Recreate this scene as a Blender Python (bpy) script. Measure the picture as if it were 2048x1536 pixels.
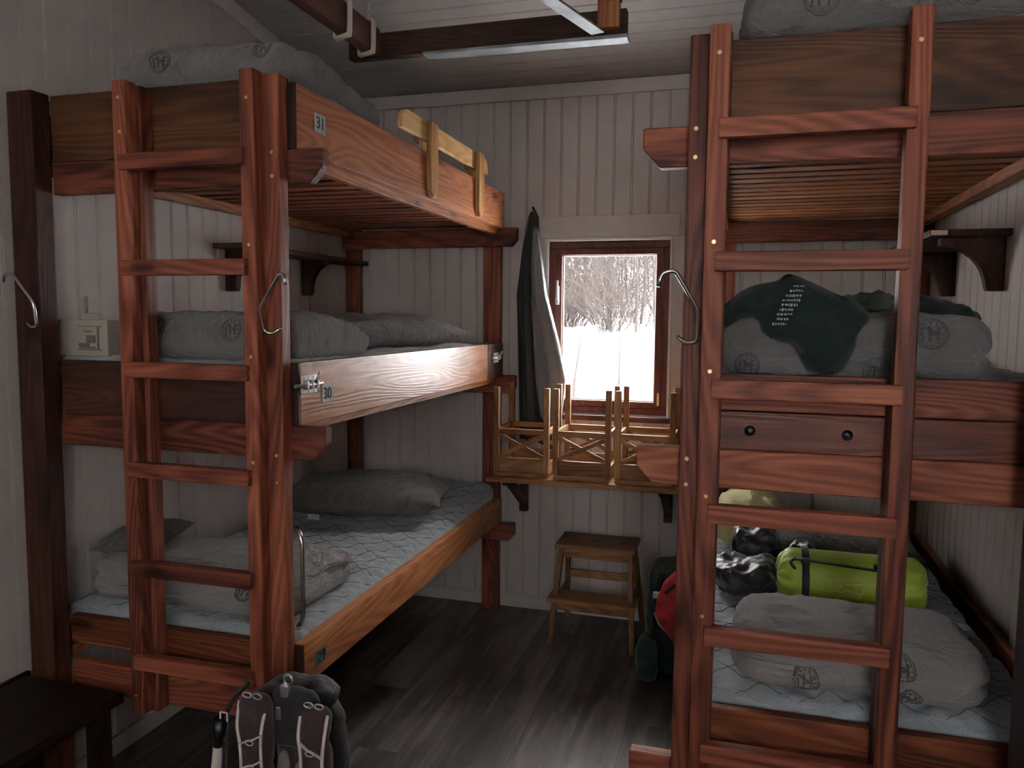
import bpy, bmesh, math, random
from mathutils import Vector, Matrix, noise
from mathutils.bvhtree import BVHTree
from mathutils.geometry import delaunay_2d_cdt
rnd = random.Random(7)
SC = bpy.context.scene
C = SC.collection
for o in list(bpy.data.objects): bpy.data.objects.remove(o)

# ------------------------------------------------------------------ camera, sky, light, exposure
yaw, pit, rol = math.radians(-16.22), math.radians(-4.894), math.radians(.535)
fw = Vector((math.sin(yaw)*math.cos(pit), math.cos(yaw)*math.cos(pit), math.sin(pit)))
rt = Vector((math.cos(yaw), -math.sin(yaw), 0)); up = rt.cross(fw)
r2 = rt*math.cos(rol)+up*math.sin(rol); u2 = -rt*math.sin(rol)+up*math.cos(rol)
cam = bpy.data.cameras.new('camera'); co = bpy.data.objects.new('camera', cam); C.objects.link(co)
cam.lens = 36*1558/2048; cam.sensor_width = 36; cam.clip_start = .05; cam.clip_end = 300
co.matrix_world = Matrix(((r2.x, u2.x, -fw.x, 0), (r2.y, u2.y, -fw.y, 0), (r2.z, u2.z, -fw.z, 1.63), (0, 0, 0, 1)))
SC.camera = co

world = bpy.data.worlds.new('sky'); SC.world = world; world.use_nodes = True
bg = world.node_tree.nodes['Background']; bg.inputs[0].default_value = (1, .965, .94, 1); bg.inputs[1].default_value = 23.0

def area(name, loc, aim, sx, sy, power, col=(1, 1, 1), spread=180):
    l = bpy.data.lights.new(name, 'AREA'); l.shape = 'RECTANGLE'; l.size = sx; l.size_y = sy; l.energy = power; l.color = col
    l.spread = math.radians(spread)
    o = bpy.data.objects.new(name, l); C.objects.link(o); o.location = loc
    o.rotation_euler = (Vector(aim)-Vector(loc)).to_track_quat('-Z', 'Y').to_euler(); return o
# sky light enters through the windows; portals only guide the sampling
def portal(name, loc, aim, sx, sy):
    o = area(name, loc, aim, sx, sy, 1); o.data.cycles.is_portal = True; return o
portal('back_window_portal', (-.678, 4.30, 1.58), (-.678, 0, 1.58), .66, .94)
portal('added_window_portal', (.38, -1.47, 1.9), (.38, 3, 1.9), .6, 1.2)  # the front pair serves windows added for fill from behind the camera
portal('added_window_portal', (-1.675, -1.47, 1.75), (-1.675, 3, 1.75), .35, .9)
area('outdoor_daylight', (-.75, 5.5, 3.15), (-.67, 4.13, 1.6), 3.2, 1.3, 1200, (1, .97, .95))
SC.view_settings.view_transform = 'Standard'; SC.view_settings.look = 'None'
SC.view_settings.exposure = 0.24; SC.view_settings.gamma = 1; SC.view_settings.use_curve_mapping = False

# ------------------------------------------------------------------ materials
def newmat(name):
    m = bpy.data.materials.new(name); m.use_nodes = True
    return m, m.node_tree.nodes, m.node_tree.links, m.node_tree.nodes['Principled BSDF']
def ramp(n, stops):
    r = n.new('ShaderNodeValToRGB'); e = r.color_ramp.elements
    while len(e) < len(stops): e.new(.5)
    for i, (p, c) in enumerate(stops):
        e[i].position = p; e[i].color = (*c, 1) if len(c) == 3 else c
    return r
def math_n(n, l, op, a, b=None, clamp=False):
    m = n.new('ShaderNodeMath'); m.operation = op; m.use_clamp = clamp
    for i, v in enumerate((a, b)):
        if v is None: continue
        if isinstance(v, (int, float)): m.inputs[i].default_value = v
        else: l.new(v, m.inputs[i])
    return m.outputs[0]
def mixc(n, l, fac, a, b, mode='MIX'):
    m = n.new('ShaderNodeMix'); m.data_type = 'RGBA'; m.blend_type = mode
    for s, v in ((0, fac), (6, a), (7, b)):
        if isinstance(v, (int, float)): m.inputs[s].default_value = v
        elif isinstance(v, tuple): m.inputs[s].default_value = (*v, 1)
        else: l.new(v, m.inputs[s])
    return m.outputs[2]
def wood(name, ax, dark, mid, light, rough=.52, wear=None, knots=True, ring=1.0, coat=.0):
    """stained softwood; grain runs along object axis ax (0,1,2)"""
    m, n, l, b = newmat(name)
    tc = n.new('ShaderNodeTexCoord'); oi = n.new('ShaderNodeObjectInfo')
    off = n.new('ShaderNodeVectorMath'); off.operation = 'SCALE'; off.inputs[0].default_value = (17.3, 11.1, 23.7); l.new(oi.outputs['Random'], off.inputs[3])
    add = n.new('ShaderNodeVectorMath'); l.new(tc.outputs['Object'], add.inputs[0]); l.new(off.outputs[0], add.inputs[1])
    def mp(along, across):
        k = n.new('ShaderNodeMapping'); s = [across]*3; s[ax] = along; k.inputs['Scale'].default_value = s
        l.new(add.outputs[0], k.inputs[0]); return k.outputs[0]
    def nz(vec, sc, det=4, dist=0, ro=.55):
        t = n.new('ShaderNodeTexNoise'); t.inputs['Scale'].default_value = sc; t.inputs['Detail'].default_value = det
        t.inputs['Distortion'].default_value = dist; t.inputs['Roughness'].default_value = ro; l.new(vec, t.inputs['Vector']); return t.outputs['Fac']
    broad = nz(mp(.5, 3), 1.0, 3, .6)
    # annual rings: sine of a stretched noise field gives cathedral grain
    field = nz(mp(.45, 4.2), 1.1, 2.0, .3, .45)
    rings = math_n(n, l, 'SINE', math_n(n, l, 'MULTIPLY', field, 170.0*ring))
    rings = math_n(n, l, 'MULTIPLY_ADD', rings, .5); rings.node.inputs[2].default_value = .5
    fine = nz(mp(2.6, 110), 1.0, 5, 0, .7)
    v = math_n(n, l, 'ADD', math_n(n, l, 'MULTIPLY', broad, .72), math_n(n, l, 'MULTIPLY', rings, .11))
    v = math_n(n, l, 'ADD', v, math_n(n, l, 'MULTIPLY', fine, .34))
    rp = ramp(n, [(.42, dark), (.60, mid), (.80, light)]); l.new(v, rp.inputs[0]); col = rp.outputs[0]
    if knots:
        vo = n.new('ShaderNodeTexVoronoi'); vo.inputs['Scale'].default_value = 1.0; l.new(mp(3.0, 8.5), vo.inputs['Vector'])
        wob = math_n(n, l, 'ADD', vo.outputs['Distance'], math_n(n, l, 'MULTIPLY', nz(mp(20, 40), 1, 2), .12))
        kr = ramp(n, [(.13, (.10, .07, .07)), (.175, (.35, .25, .22)), (.22, (.72, .62, .56)), (.32, (1, 1, 1))]); l.new(wob, kr.inputs[0])
        sel = n.new('ShaderNodeSeparateColor'); l.new(vo.outputs['Color'], sel.inputs[0])
        on = math_n(n, l, 'GREATER_THAN', sel.outputs[0], .35)
        col = mixc(n, l, math_n(n, l, 'MULTIPLY', on, .9), col, kr.outputs[0], 'MULTIPLY')
    if wear:
        w = nz(mp(1.4, 3.2), 1.5, 5, 1.0, .65); wr = ramp(n, [(.52, (0, 0, 0)), (.62, (1, 1, 1))]); l.new(w, wr.inputs[0])
        col = mixc(n, l, math_n(n, l, 'MULTIPLY', wr.outputs[0], .75), col, wear)
    tint = n.new('ShaderNodeMapRange'); tint.inputs[3].default_value = .78; tint.inputs[4].default_value = 1.2; l.new(oi.outputs['Random'], tint.inputs[0])
    hs = n.new('ShaderNodeHueSaturation'); l.new(col, hs.inputs['Color']); l.new(tint.outputs[0], hs.inputs['Value'])
    l.new(hs.outputs[0], b.inputs['Base Color'])
    rr = n.new('ShaderNodeMapRange'); rr.inputs[3].default_value = rough-.1; rr.inputs[4].default_value = rough+.15; l.new(broad, rr.inputs[0]); l.new(rr.outputs[0], b.inputs['Roughness'])
    b.inputs['Specular IOR Level'].default_value = .28; b.inputs['Coat Weight'].default_value = coat; b.inputs['Coat Roughness'].default_value = .25
    bp = n.new('ShaderNodeBump'); bp.inputs['Strength'].default_value = .22; bp.inputs['Distance'].default_value = .004
    l.new(math_n(n, l, 'ADD', fine, math_n(n, l, 'MULTIPLY', rings, .5)), bp.inputs['Height']); l.new(bp.outputs[0], b.inputs['Normal'])
    return m
RED = ((.045, .010, .006), (.21, .058, .032), (.40, .145, .080))
ORG = ((.10, .028, .010), (.29, .105, .036), (.50, .22, .09))
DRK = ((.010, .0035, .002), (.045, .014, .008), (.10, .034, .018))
PIN = ((.34, .17, .06), (.62, .35, .14), (.80, .52, .26))
STL = ((.12, .055, .022), (.25, .125, .055), (.40, .23, .11))
W = {}
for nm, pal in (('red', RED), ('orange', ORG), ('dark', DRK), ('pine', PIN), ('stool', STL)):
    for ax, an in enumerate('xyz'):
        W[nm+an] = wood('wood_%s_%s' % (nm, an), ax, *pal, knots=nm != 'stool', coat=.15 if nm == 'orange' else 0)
W['worny'] = wood('wood_worn_y', 1, *ORG, rough=.3, wear=(.36, .22, .17), coat=.22)
BRN = ((.06, .018, .014), (.12, .036, .028), (.19, .07, .055))
W['winx'] = wood('window_wood_x', 0, *BRN, knots=False); W['winz'] = wood('window_wood_z', 2, *BRN, knots=False)

def plain(name, col, rough=.6, metal=0, bump=0, bscale=60, emis=None, sheen=0, var=0):
    m, n, l, b = newmat(name)
    b.inputs['Base Color'].default_value = (*col, 1); b.inputs['Roughness'].default_value = rough; b.inputs['Metallic'].default_value = metal
    b.inputs['Sheen Weight'].default_value = sheen
    tc = n.new('ShaderNodeTexCoord')
    t = n.new('ShaderNodeTexNoise'); t.inputs['Scale'].default_value = bscale; t.inputs['Detail'].default_value = 4; l.new(tc.outputs['Object'], t.inputs[0])
    if bump:
        bp = n.new('ShaderNodeBump'); bp.inputs['Strength'].default_value = bump; bp.inputs['Distance'].default_value = .004; l.new(t.outputs['Fac'], bp.inputs['Height']); l.new(bp.outputs[0], b.inputs['Normal'])
    if var:
        t2 = n.new('ShaderNodeTexNoise'); t2.inputs['Scale'].default_value = bscale*.12; t2.inputs['Detail'].default_value = 5; l.new(tc.outputs['Object'], t2.inputs[0])
        r = ramp(n, [(.3, tuple(c*(1-var) for c in col)), (.7, tuple(min(1, c*(1+var)) for c in col))]); l.new(t2.outputs['Fac'], r.inputs[0]); l.new(r.outputs[0], b.inputs['Base Color'])
    return m
def cloth(name, col, rough=.9, wr=.5, stretch=(9, 30, 9), sheen=.25, weave=500):
    """woven cotton with directional wrinkles"""
    m, n, l, b = newmat(name); tc = n.new('ShaderNodeTexCoord')
    b.inputs['Roughness'].default_value = rough; b.inputs['Sheen Weight'].default_value = sheen
    k = n.new('ShaderNodeMapping'); k.inputs['Scale'].default_value = stretch; l.new(tc.outputs['Object'], k.inputs[0])
    a = n.new('ShaderNodeTexNoise'); a.inputs['Scale'].default_value = 1; a.inputs['Detail'].default_value = 7; a.inputs['Roughness'].default_value = .6; a.inputs['Distortion'].default_value = 1.6; l.new(k.outputs[0], a.inputs[0])
    w = n.new('ShaderNodeTexNoise'); w.inputs['Scale'].default_value = weave; l.new(tc.outputs['Object'], w.inputs[0])
    r = ramp(n, [(.3, tuple(c*.80 for c in col)), (.7, tuple(min(1, c*1.18) for c in col))]); l.new(w.outputs['Fac'], r.inputs[0]); l.new(r.outputs[0], b.inputs['Base Color'])
    h = math_n(n, l, 'ADD', a.outputs['Fac'], math_n(n, l, 'MULTIPLY', w.outputs['Fac'], .05))
    bp = n.new('ShaderNodeBump'); bp.inputs['Strength'].default_value = min(1, wr); bp.inputs['Distance'].default_value = .045*wr; l.new(h, bp.inputs['Height']); l.new(bp.outputs[0], b.inputs['Normal'])
    return m
M = dict(
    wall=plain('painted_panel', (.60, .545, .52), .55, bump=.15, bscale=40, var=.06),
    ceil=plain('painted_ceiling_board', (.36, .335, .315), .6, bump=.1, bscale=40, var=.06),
    trim=plain('painted_trim', (.62, .57, .545), .5, var=.04),
    white=plain('white_casing', (.78, .76, .73), .5),
    steel=plain('galvanised_steel', (.62, .64, .66), .28, 1, bump=.1),
    chrome=plain('polished_steel', (.72, .72, .74), .18, 1),
    brass=plain('brass_screw', (.75, .55, .30), .35, 1),
    iron=plain('black_bolt', (.03, .032, .035), .35, .8),
    zinc=plain('zinc_strip', (.24, .27, .285), .55, .4, bump=.4, bscale=90, var=.3),
    duvet=cloth('grey_duvet_cotton', (.155, .152, .15), wr=.9),
    duvet2=cloth('light_grey_duvet_cotton', (.27, .262, .255), wr=.9, stretch=(8, 8, 26)),
    matt=cloth('quilted_mattress_ticking', (.34, .385, .42), wr=.6, stretch=(14, 14, 20)),
    seam=plain('seam_thread', (.09, .10, .11), .9),
    pillow=cloth('taupe_pillow_cotton', (.11, .10, .093), wr=1, stretch=(22, 12, 14)),
    emb=cloth('emblem_print', (.085, .085, .088), wr=.1),
    black=cloth('black_nylon', (.004, .004, .0045), .7, wr=.4, stretch=(14, 14, 14), sheen=.1),
    blackshine=cloth('black_glossy_nylon', (.012, .012, .015), .36, wr=.35, stretch=(22, 22, 22), sheen=.2),
    shirt=cloth('dark_green_fleece', (.005, .018, .016), .95, wr=.4, stretch=(12, 12, 12), sheen=.12),
    green=cloth('forest_green_fabric', (.035, .085, .055), .9, wr=.8, stretch=(22, 22, 22)),
    packgreen=cloth('dark_green_nylon', (.012, .04, .035), .45, wr=.4, stretch=(10, 10, 10)),
    lime=cloth('lime_nylon', (.30, .38, .035), .45, wr=.35, stretch=(26, 10, 10), sheen=.1),
    orange=plain('orange_print', (.70, .56, .16), .6),
    yellow=cloth('pale_yellow_down_nylon', (.62, .55, .22), .5, wr=.7, stretch=(20, 20, 20)),
    redfab=plain('red_speckled_fabric', (.48, .035, .045), .8, bump=.6, bscale=160, var=.5),
    maroon=cloth('maroon_padding', (.028, .008, .009), .8, wr=.4),
    mesh=cloth('grey_mesh_padding', (.16, .15, .145), .9, wr=.6, weave=900),
    web=cloth('light_grey_webbing', (.50, .46, .43), .8, wr=.2, weave=800),
    coatdark=cloth('black_coat_cloth', (.008, .012, .012), .6, wr=.3, stretch=(30, 30, 5)),
    coatsheen=cloth('coat_painted_sheen', (.20, .20, .205), .5, wr=.4, stretch=(30, 30, 6)),  # light on the dark coat, put into a greyer base colour
    rope=plain('cream_rope', (.62, .56, .48), .9, bump=.6, bscale=200),
    card=plain('grey_cardboard', (.36, .31, .27), .85, var=.08),
    ink=plain('black_print', (.02, .025, .03), .7),
    inkgrey=plain('grey_print', (.13, .12, .115), .8),
    paper=plain('pale_grey_plate', (.42, .47, .47), .55),
    teal=plain('teal_plate', (.09, .19, .18), .5),
    label=plain('cream_label', (.65, .52, .38), .7),
    whitepaint=plain('white_print', (.35, .35, .35), .8),
    plastic=plain('white_plastic', (.55, .52, .50), .5),
    snow=plain('snow', (.88, .90, .93), .8, bump=.2, bscale=2),
    bark=plain('birch_bark', (.022, .016, .014), .9, var=.4, bscale=8),
)
# glass
g, n, l, b = newmat('window_glass'); b.inputs['Transmission Weight'].default_value = 1; b.inputs['Roughness'].default_value = 0; b.inputs['IOR'].default_value = 1.01; M['glass'] = g
# floor: dark worn laminate planks along y
m, n, l, b = newmat('laminate_planks'); tc = n.new('ShaderNodeTexCoord')
k = n.new('ShaderNodeMapping'); k.inputs['Rotation'].default_value = (0, 0, math.radians(90)); l.new(tc.outputs['Object'], k.inputs[0])
br = n.new('ShaderNodeTexBrick'); br.inputs['Scale'].default_value = 1; br.inputs['Brick Width'].default_value = 1.28; br.inputs['Row Height'].default_value = .192
br.inputs['Mortar Size'].default_value = .0012; br.inputs['Color1'].default_value = (0, 0, 0, 1); br.inputs['Color2'].default_value = (1, 1, 1, 1); br.inputs['Mortar'].default_value = (.5, .5, .5, 1); br.offset = .37
l.new(k.outputs[0], br.inputs[0])
vadd = n.new('ShaderNodeVectorMath'); vs = n.new('ShaderNodeVectorMath'); vs.operation = 'SCALE'; vs.inputs[3].default_value = 9.0; l.new(br.outputs['Color'], vs.inputs[0]); l.new(tc.outputs['Object'], vadd.inputs[0]); l.new(vs.outputs[0], vadd.inputs[1])
k2 = n.new('ShaderNodeMapping'); k2.inputs['Scale'].default_value = (16, 1.1, 1); l.new(vadd.outputs[0], k2.inputs[0])
t = n.new('ShaderNodeTexNoise'); t.inputs['Scale'].default_value = 1; t.inputs['Detail'].default_value = 8; t.inputs['Roughness'].default_value = .65; t.inputs['Distortion'].default_value = .8; l.new(k2.outputs[0], t.inputs[0])
k3 = n.new('ShaderNodeMapping'); k3.inputs['Scale'].default_value = (3, .8, 1); l.new(vadd.outputs[0], k3.inputs[0])
t3 = n.new('ShaderNodeTexNoise'); t3.inputs['Scale'].default_value = 1.6; t3.inputs['Detail'].default_value = 5; l.new(k3.outputs[0], t3.inputs[0])
v = math_n(n, l, 'ADD', math_n(n, l, 'MULTIPLY', t.outputs['Fac'], .6), math_n(n, l, 'MULTIPLY', t3.outputs['Fac'], .45))
rp = ramp(n, [(.38, (.020, .015, .013)), (.50, (.070, .056, .050)), (.64, (.20, .175, .165))]); l.new(v, rp.inputs[0])
dk = math_n(n, l, 'SUBTRACT', 1.0, math_n(n, l, 'MULTIPLY', br.outputs['Fac'], .75))
cm = mixc(n, l, 1.0, rp.outputs[0], dk, 'MULTIPLY'); l.new(cm, b.inputs['Base Color'])
rr = ramp(n, [(.3, (.38,)*3), (.7, (.6,)*3)]); l.new(t.outputs['Fac'], rr.inputs[0]); l.new(rr.outputs[0], b.inputs['Roughness'])
bp = n.new('ShaderNodeBump'); bp.inputs['Strength'].default_value = .3; bp.inputs['Distance'].default_value = .003; l.new(v, bp.inputs['Height']); l.new(bp.outputs[0], b.inputs['Normal'])
M['floor'] = m

# ------------------------------------------------------------------ helpers
def wl(o):
    v = Vector(o.location)
    while o.parent: o = o.parent; v += o.location
    return v
def part(name, bm, mat, parent=None, smooth=False, local=False, label=None):
    if parent is not None and not local:
        d = -wl(parent)
        for vv in bm.verts: vv.co += d
    bmesh.ops.recalc_face_normals(bm, faces=bm.faces)
    me = bpy.data.meshes.new(name); bm.to_mesh(me); bm.free()
    me.materials.append(mat)
    if smooth:
        for p in me.polygons: p.use_smooth = True
    o = bpy.data.objects.new(name, me); C.objects.link(o)
    if parent is not None: o.parent = parent
    if label: o['label'] = label
    return o
def tag(o, label, cat, group=None):
    o['label'] = label; o['category'] = cat
    if group: o['group'] = group
    return o
def thing(name, loc, label, cat, group=None, rz=0):
    o = bpy.data.objects.new(name, None); C.objects.link(o); o.location = loc; o.rotation_euler = (0, 0, rz); o.empty_display_size = .05
    return tag(o, label, cat, group)
def structure(name, bm, mat, parent=None):
    o = part(name, bm, mat, parent)
    if parent is None: o['kind'] = 'structure'
    return o
def recenter(o):
    """put a one-mesh thing's origin at the centre of its base"""
    vs = [v.co for v in o.data.vertices]
    c = Vector(((min(v.x for v in vs)+max(v.x for v in vs))/2, (min(v.y for v in vs)+max(v.y for v in vs))/2, min(v.z for v in vs)))
    for v in o.data.vertices: v.co -= c
    o.location = o.location + c
    return o
def dup(root, loc, label=None, rz=None):
    r = root.copy(); C.objects.link(r); r.location = loc
    if rz is not None: r.rotation_euler = (0, 0, rz)
    if label: r['label'] = label
    for ch in list(root.children):
        c = ch.copy(); C.objects.link(c); c.parent = r
        for gch in ch.children:
            d = gch.copy(); C.objects.link(d); d.parent = c
    return r
def add_box(bm, x0, x1, y0, y1, z0, z1, bev=0.0, mat=None):
    t = bmesh.new(); bmesh.ops.create_cube(t, size=1)
    for v in t.verts: v.co = Vector(((x0+x1)/2+v.co.x*(x1-x0), (y0+y1)/2+v.co.y*(y1-y0), (z0+z1)/2+v.co.z*(z1-z0)))
    if bev: bmesh.ops.bevel(t, geom=t.edges[:], offset=bev, segments=2, affect='EDGES', profile=.6)
    if mat is not None: t.transform(mat)
    me = bpy.data.meshes.new('t'); t.to_mesh(me); t.free(); bm.from_mesh(me); bpy.data.meshes.remove(me); return bm
def box(x0, x1, y0, y1, z0, z1, bev=.003): return add_box(bmesh.new(), x0, x1, y0, y1, z0, z1, bev)
def add_prism(bm, pts, axis, a, b, bev=.003):
    """polygon pts in the two other axes (in xyz order), extruded along axis from a to b"""
    t = bmesh.new()
    def mk(p, h):
        q = list(p); q.insert(axis, h); return t.verts.new(q)
    A = [mk(p, a) for p in pts]; B_ = [mk(p, b) for p in pts]
    t.faces.new(A); t.faces.new(B_[::-1])
    for i in range(len(pts)): t.faces.new((A[i], B_[i], B_[(i+1) % len(pts)], A[(i+1) % len(pts)]))
    if bev: bmesh.ops.bevel(t, geom=[e for e in t.edges], offset=bev, segments=1, affect='EDGES')
    me = bpy.data.meshes.new('t'); t.to_mesh(me); t.free(); bm.from_mesh(me); bpy.data.meshes.remove(me); return bm
def prism(pts, axis, a, b, bev=.003): return add_prism(bmesh.new(), pts, axis, a, b, bev)
def add_beam(bm, p, q, w, h, upv=(0, 0, 1), bev=.002):
    """square bar from p to q, w wide sideways and h in the up direction"""
    p, q = Vector(p), Vector(q); d = (q-p); L = d.length; d.normalize(); s = d.cross(Vector(upv)).normalized(); u = s.cross(d)
    mt = Matrix(((d.x, s.x, u.x, p.x), (d.y, s.y, u.y, p.y), (d.z, s.z, u.z, p.z), (0, 0, 0, 1)))
    return add_box(bm, 0, L, -w/2, w/2, -h/2, h/2, bev, mt)
def add_tube(bm, pts, r, seg=8, closed=False, flat=1.0):
    pts = [Vector(p) for p in pts]; N = len(pts); rings = []; prev = None
    for i, p in enumerate(pts):
        if closed: d = pts[(i+1) % N]-pts[i-1]
        else: d = pts[min(i+1, N-1)]-pts[max(i-1, 0)]
        d.normalize()
        if prev is None:
            a = Vector((0, 0, 1)) if abs(d.z) < .9 else Vector((0, 1, 0)); s = d.cross(a).normalized()
        else: s = (prev-d*prev.dot(d)).normalized()
        prev = s; u = s.cross(d); rr = r[i] if isinstance(r, (list, tuple)) else r
        rings.append([bm.verts.new(p+s*rr*math.cos(2*math.pi*k/seg)+u*rr*flat*math.sin(2*math.pi*k/seg)) for k in range(seg)])
    for i in range(N if closed else N-1):
        A, B_ = rings[i], rings[(i+1) % N]
        for k in range(seg): bm.faces.new((A[k], A[(k+1) % seg], B_[(k+1) % seg], B_[k]))
    if not closed: bm.faces.new(rings[0][::-1]); bm.faces.new(rings[-1])
    return bm
def tube(pts, r, seg=8, closed=False, flat=1.0): return add_tube(bmesh.new(), pts, r, seg, closed, flat)
def smoothpath(pts, n=6, closed=False):
    P = [Vector(p) for p in pts]; out = []; N = len(P)
    for i in range(N if closed else N-1):
        p0 = P[(i-1) % N] if (closed or i) else P[0]; p1 = P[i]; p2 = P[(i+1) % N]; p3 = P[(i+2) % N] if (closed or i+2 < N) else P[-1]
        for k in range(n):
            t = k/n
            out.append(.5*((2*p1)+(-p0+p2)*t+(2*p0-5*p1+4*p2-p3)*t*t+(-p0+3*p1-3*p2+p3)*t**3))
    if not closed: out.append(P[-1])
    return out
def corner_path(pts, r=.012, n=4):
    """polyline with small rounded bends"""
    P = [Vector(p) for p in pts]; out = [P[0]]
    for i in range(1, len(P)-1):
        a = (P[i-1]-P[i]); b_ = (P[i+1]-P[i]); ra = min(r, a.length*.45, b_.length*.45)
        s = P[i]+a.normalized()*ra; e = P[i]+b_.normalized()*ra
        for k in range(n+1):
            t = k/n; out.append(s*(1-t)**2+P[i]*2*t*(1-t)+e*t*t)
    out.append(P[-1]); return out
def fbm(p, f, o=3): return noise.fractal(Vector(p)*f, 1.0, 2.1, o)
def lattice(nx, ny, nz):
    """surface of an nx*ny*nz grid box: vertex coordinates in -1..1 and quads"""
    idx = {}; vs = []; fs = []
    def V(i, j, k):
        if (i, j, k) not in idx: idx[(i, j, k)] = len(vs); vs.append((2*i/nx-1, 2*j/ny-1, 2*k/nz-1))
        return idx[(i, j, k)]
    for k in (0, nz):
        for i in range(nx):
            for j in range(ny): fs.append((V(i, j, k), V(i+1, j, k), V(i+1, j+1, k), V(i, j+1, k)))
    for j in (0, ny):
        for i in range(nx):
            for k in range(nz): fs.append((V(i, j, k), V(i+1, j, k), V(i+1, j, k+1), V(i, j, k+1)))
    for i in (0, nx):
        for j in range(ny):
            for k in range(nz): fs.append((V(i, j, k), V(i, j+1, k), V(i, j+1, k+1), V(i, j, k+1)))
    return vs, fs
def soft(x0, x1, y0, y1, z0, z1, rad, amp=.012, freq=6, step=.014, creases=(), top=None, warp=None, seed=0, flatbottom=True, aniso=(1, 1, 1), fine=.003, wrk=.006, wdir=(9, 5, 14)):
    """rounded padded block with folds and lumps"""
    h = Vector(((x1-x0)/2, (y1-y0)/2, (z1-z0)/2)); c = Vector(((x0+x1)/2, (y0+y1)/2, (z0+z1)/2))
    r = Vector([min(rad[i] if isinstance(rad, tuple) else rad, h[i]) for i in range(3)])
    n = [max(4, min(200, int(2*h[i]/step))) for i in range(3)]
    vs, fs = lattice(*n); bm = bmesh.new(); out = []
    for q in vs:
        p = Vector([q[i]*h[i] for i in range(3)])
        inn = Vector([max(-(h[i]-r[i]), min(h[i]-r[i], p[i])) for i in range(3)])
        d = Vector([(p[i]-inn[i])/r[i] for i in range(3)])
        L = d.length
        if L > 1e-6:
            mx = max(abs(d.x), abs(d.y), abs(d.z)); dn = d/L*mx
            p = inn+Vector([dn[i]*r[i] for i in range(3)]); nrm = d/L
        else: nrm = Vector((0, 0, 0))
        s = Vector((seed*3.1, seed*1.7, seed*2.3)); pa = Vector([(c+p)[i]*aniso[i] for i in range(3)])+s
        dd = amp*fbm(pa, freq)+fine*fbm(pa, freq*5, 2)
        if wrk: dd -= wrk*max(0, noise.ridged_multi_fractal(Vector((pa.x*wdir[0], pa.y*wdir[1], pa.z*wdir[2]))+s, 1.0, 2.0, 3, 1.0, 2.0)-.9)
        side = 1-abs(nrm.z)**2
        for (zf, dep, wid) in creases:
            zz = (p.z/h.z+1)/2 - zf - .05*fbm(Vector((c.x+p.x, c.y+p.y, seed)), 3.0)
            dd -= dep*math.exp(-(zz/wid)**2)*side
        w = 1.0
        if flatbottom and q[2] < -.2: w = .35
        if flatbottom and nrm.z < -.5: dd = 0
        p = p+nrm*dd*w
        if top: 
            f = (p.z+h.z)/(2*h.z); p.z = -h.z+f*2*h.z*top((p.x/h.x), (p.y/h.y))
        p = p+c
        if warp: p = warp(p)
        out.append(bm.verts.new(p))
    for f in fs: bm.faces.new([out[i] for i in f])
    return bm
def pillow(cx, cy, cz, sx, sy, hz, rz=0, amp=.01, seed=0, tilt=0):
    N = 36; bm = bmesh.new(); R = Matrix.Rotation(rz, 3, 'Z') @ Matrix.Rotation(tilt, 3, 'X'); rows = {}
    for s in (1, -1):
        for i in range(N+1):
            for j in range(N+1):
                edge = i in (0, N) or j in (0, N)
                if edge and s == -1: rows[(s, i, j)] = rows[(1, i, j)]; continue
                u, v = 2*i/N-1, 2*j/N-1
                t = max(0, (1-abs(u)**3.2)*(1-abs(v)**3.2))**.55
                x = sx*u*(1-.07*(1-v*v)); y = sy*v*(1-.07*(1-u*u))
                nn = amp*fbm((u*2.2+seed, v*2.2, s), 1.6)+amp*.35*fbm((u*2.2+seed, v*6, s*3), 3)
                z = s*(hz*t*(1 if s > 0 else .75))+nn*(t if not edge else .3)
                rows[(s, i, j)] = bm.verts.new(R @ Vector((x, y, z))+Vector((cx, cy, cz)))
    for s in (1, -1):
        for i in range(N):
            for j in range(N):
                q = [rows[(s, i, j)], rows[(s, i+1, j)], rows[(s, i+1, j+1)], rows[(s, i, j+1)]]
                bm.faces.new(q if s > 0 else q[::-1])
    return bm
def bvh_of(o):
    d = wl(o); vs = [v.co+d for v in o.data.vertices]; return BVHTree.FromPolygons(vs, [tuple(p.vertices) for p in o.data.polygons])
def emblem(target, cx, cz, r, y_from, parent, mat, name='emblem'):
    """round printed emblem projected on the front (-y side) of a soft thing"""
    b = bvh_of(target); bm = bmesh.new()
    def proj(x, z):
        hit = b.ray_cast(Vector((x, y_from, z)), Vector((0, 1, 0)))
        return (hit[0]+Vector((0, -.0012, 0))) if hit[0] is not None else None
    def stroke(pp, rad=.0016):
        q = [proj(*p) for p in pp]
        q = [p for p in q if p is not None]
        if len(q) > 2: add_tube(bm, q, rad, 5)
    for rr, ra in ((r, .0018), (r*.86, .0012)):
        stroke([(cx+rr*math.cos(a*math.pi/14), cz+rr*math.sin(a*math.pi/14)) for a in range(29)], ra)
    k = r*.5
    stroke([(cx-k*1.1, cz-k*(1-i/5)*1.1+k*.1*i) for i in range(6)], .003)
    stroke([(cx-k*1.1+2.2*k*i/6, cz+k*.9-.9*k*i/6) for i in range(7)], .003)
    stroke([(cx-k*.3, cz-k+2*k*i/6) for i in range(7)], .003); stroke([(cx+k*.8, cz-k+2*k*i/6) for i in range(7)], .003)
    stroke([(cx-k*.3+1.1*k*i/4, cz) for i in range(5)], .003)
    for a in range(0, 24, 2):
        t0 = a*math.pi/12; stroke([(cx+r*(.66+.06*i)*math.cos(t0+.05*i), cz+r*(.66+.06*i)*math.sin(t0+.05*i)) for i in range(3)], .0018)
    return part(name, bm, mat, parent, True) if len(bm.verts) else None
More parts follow.
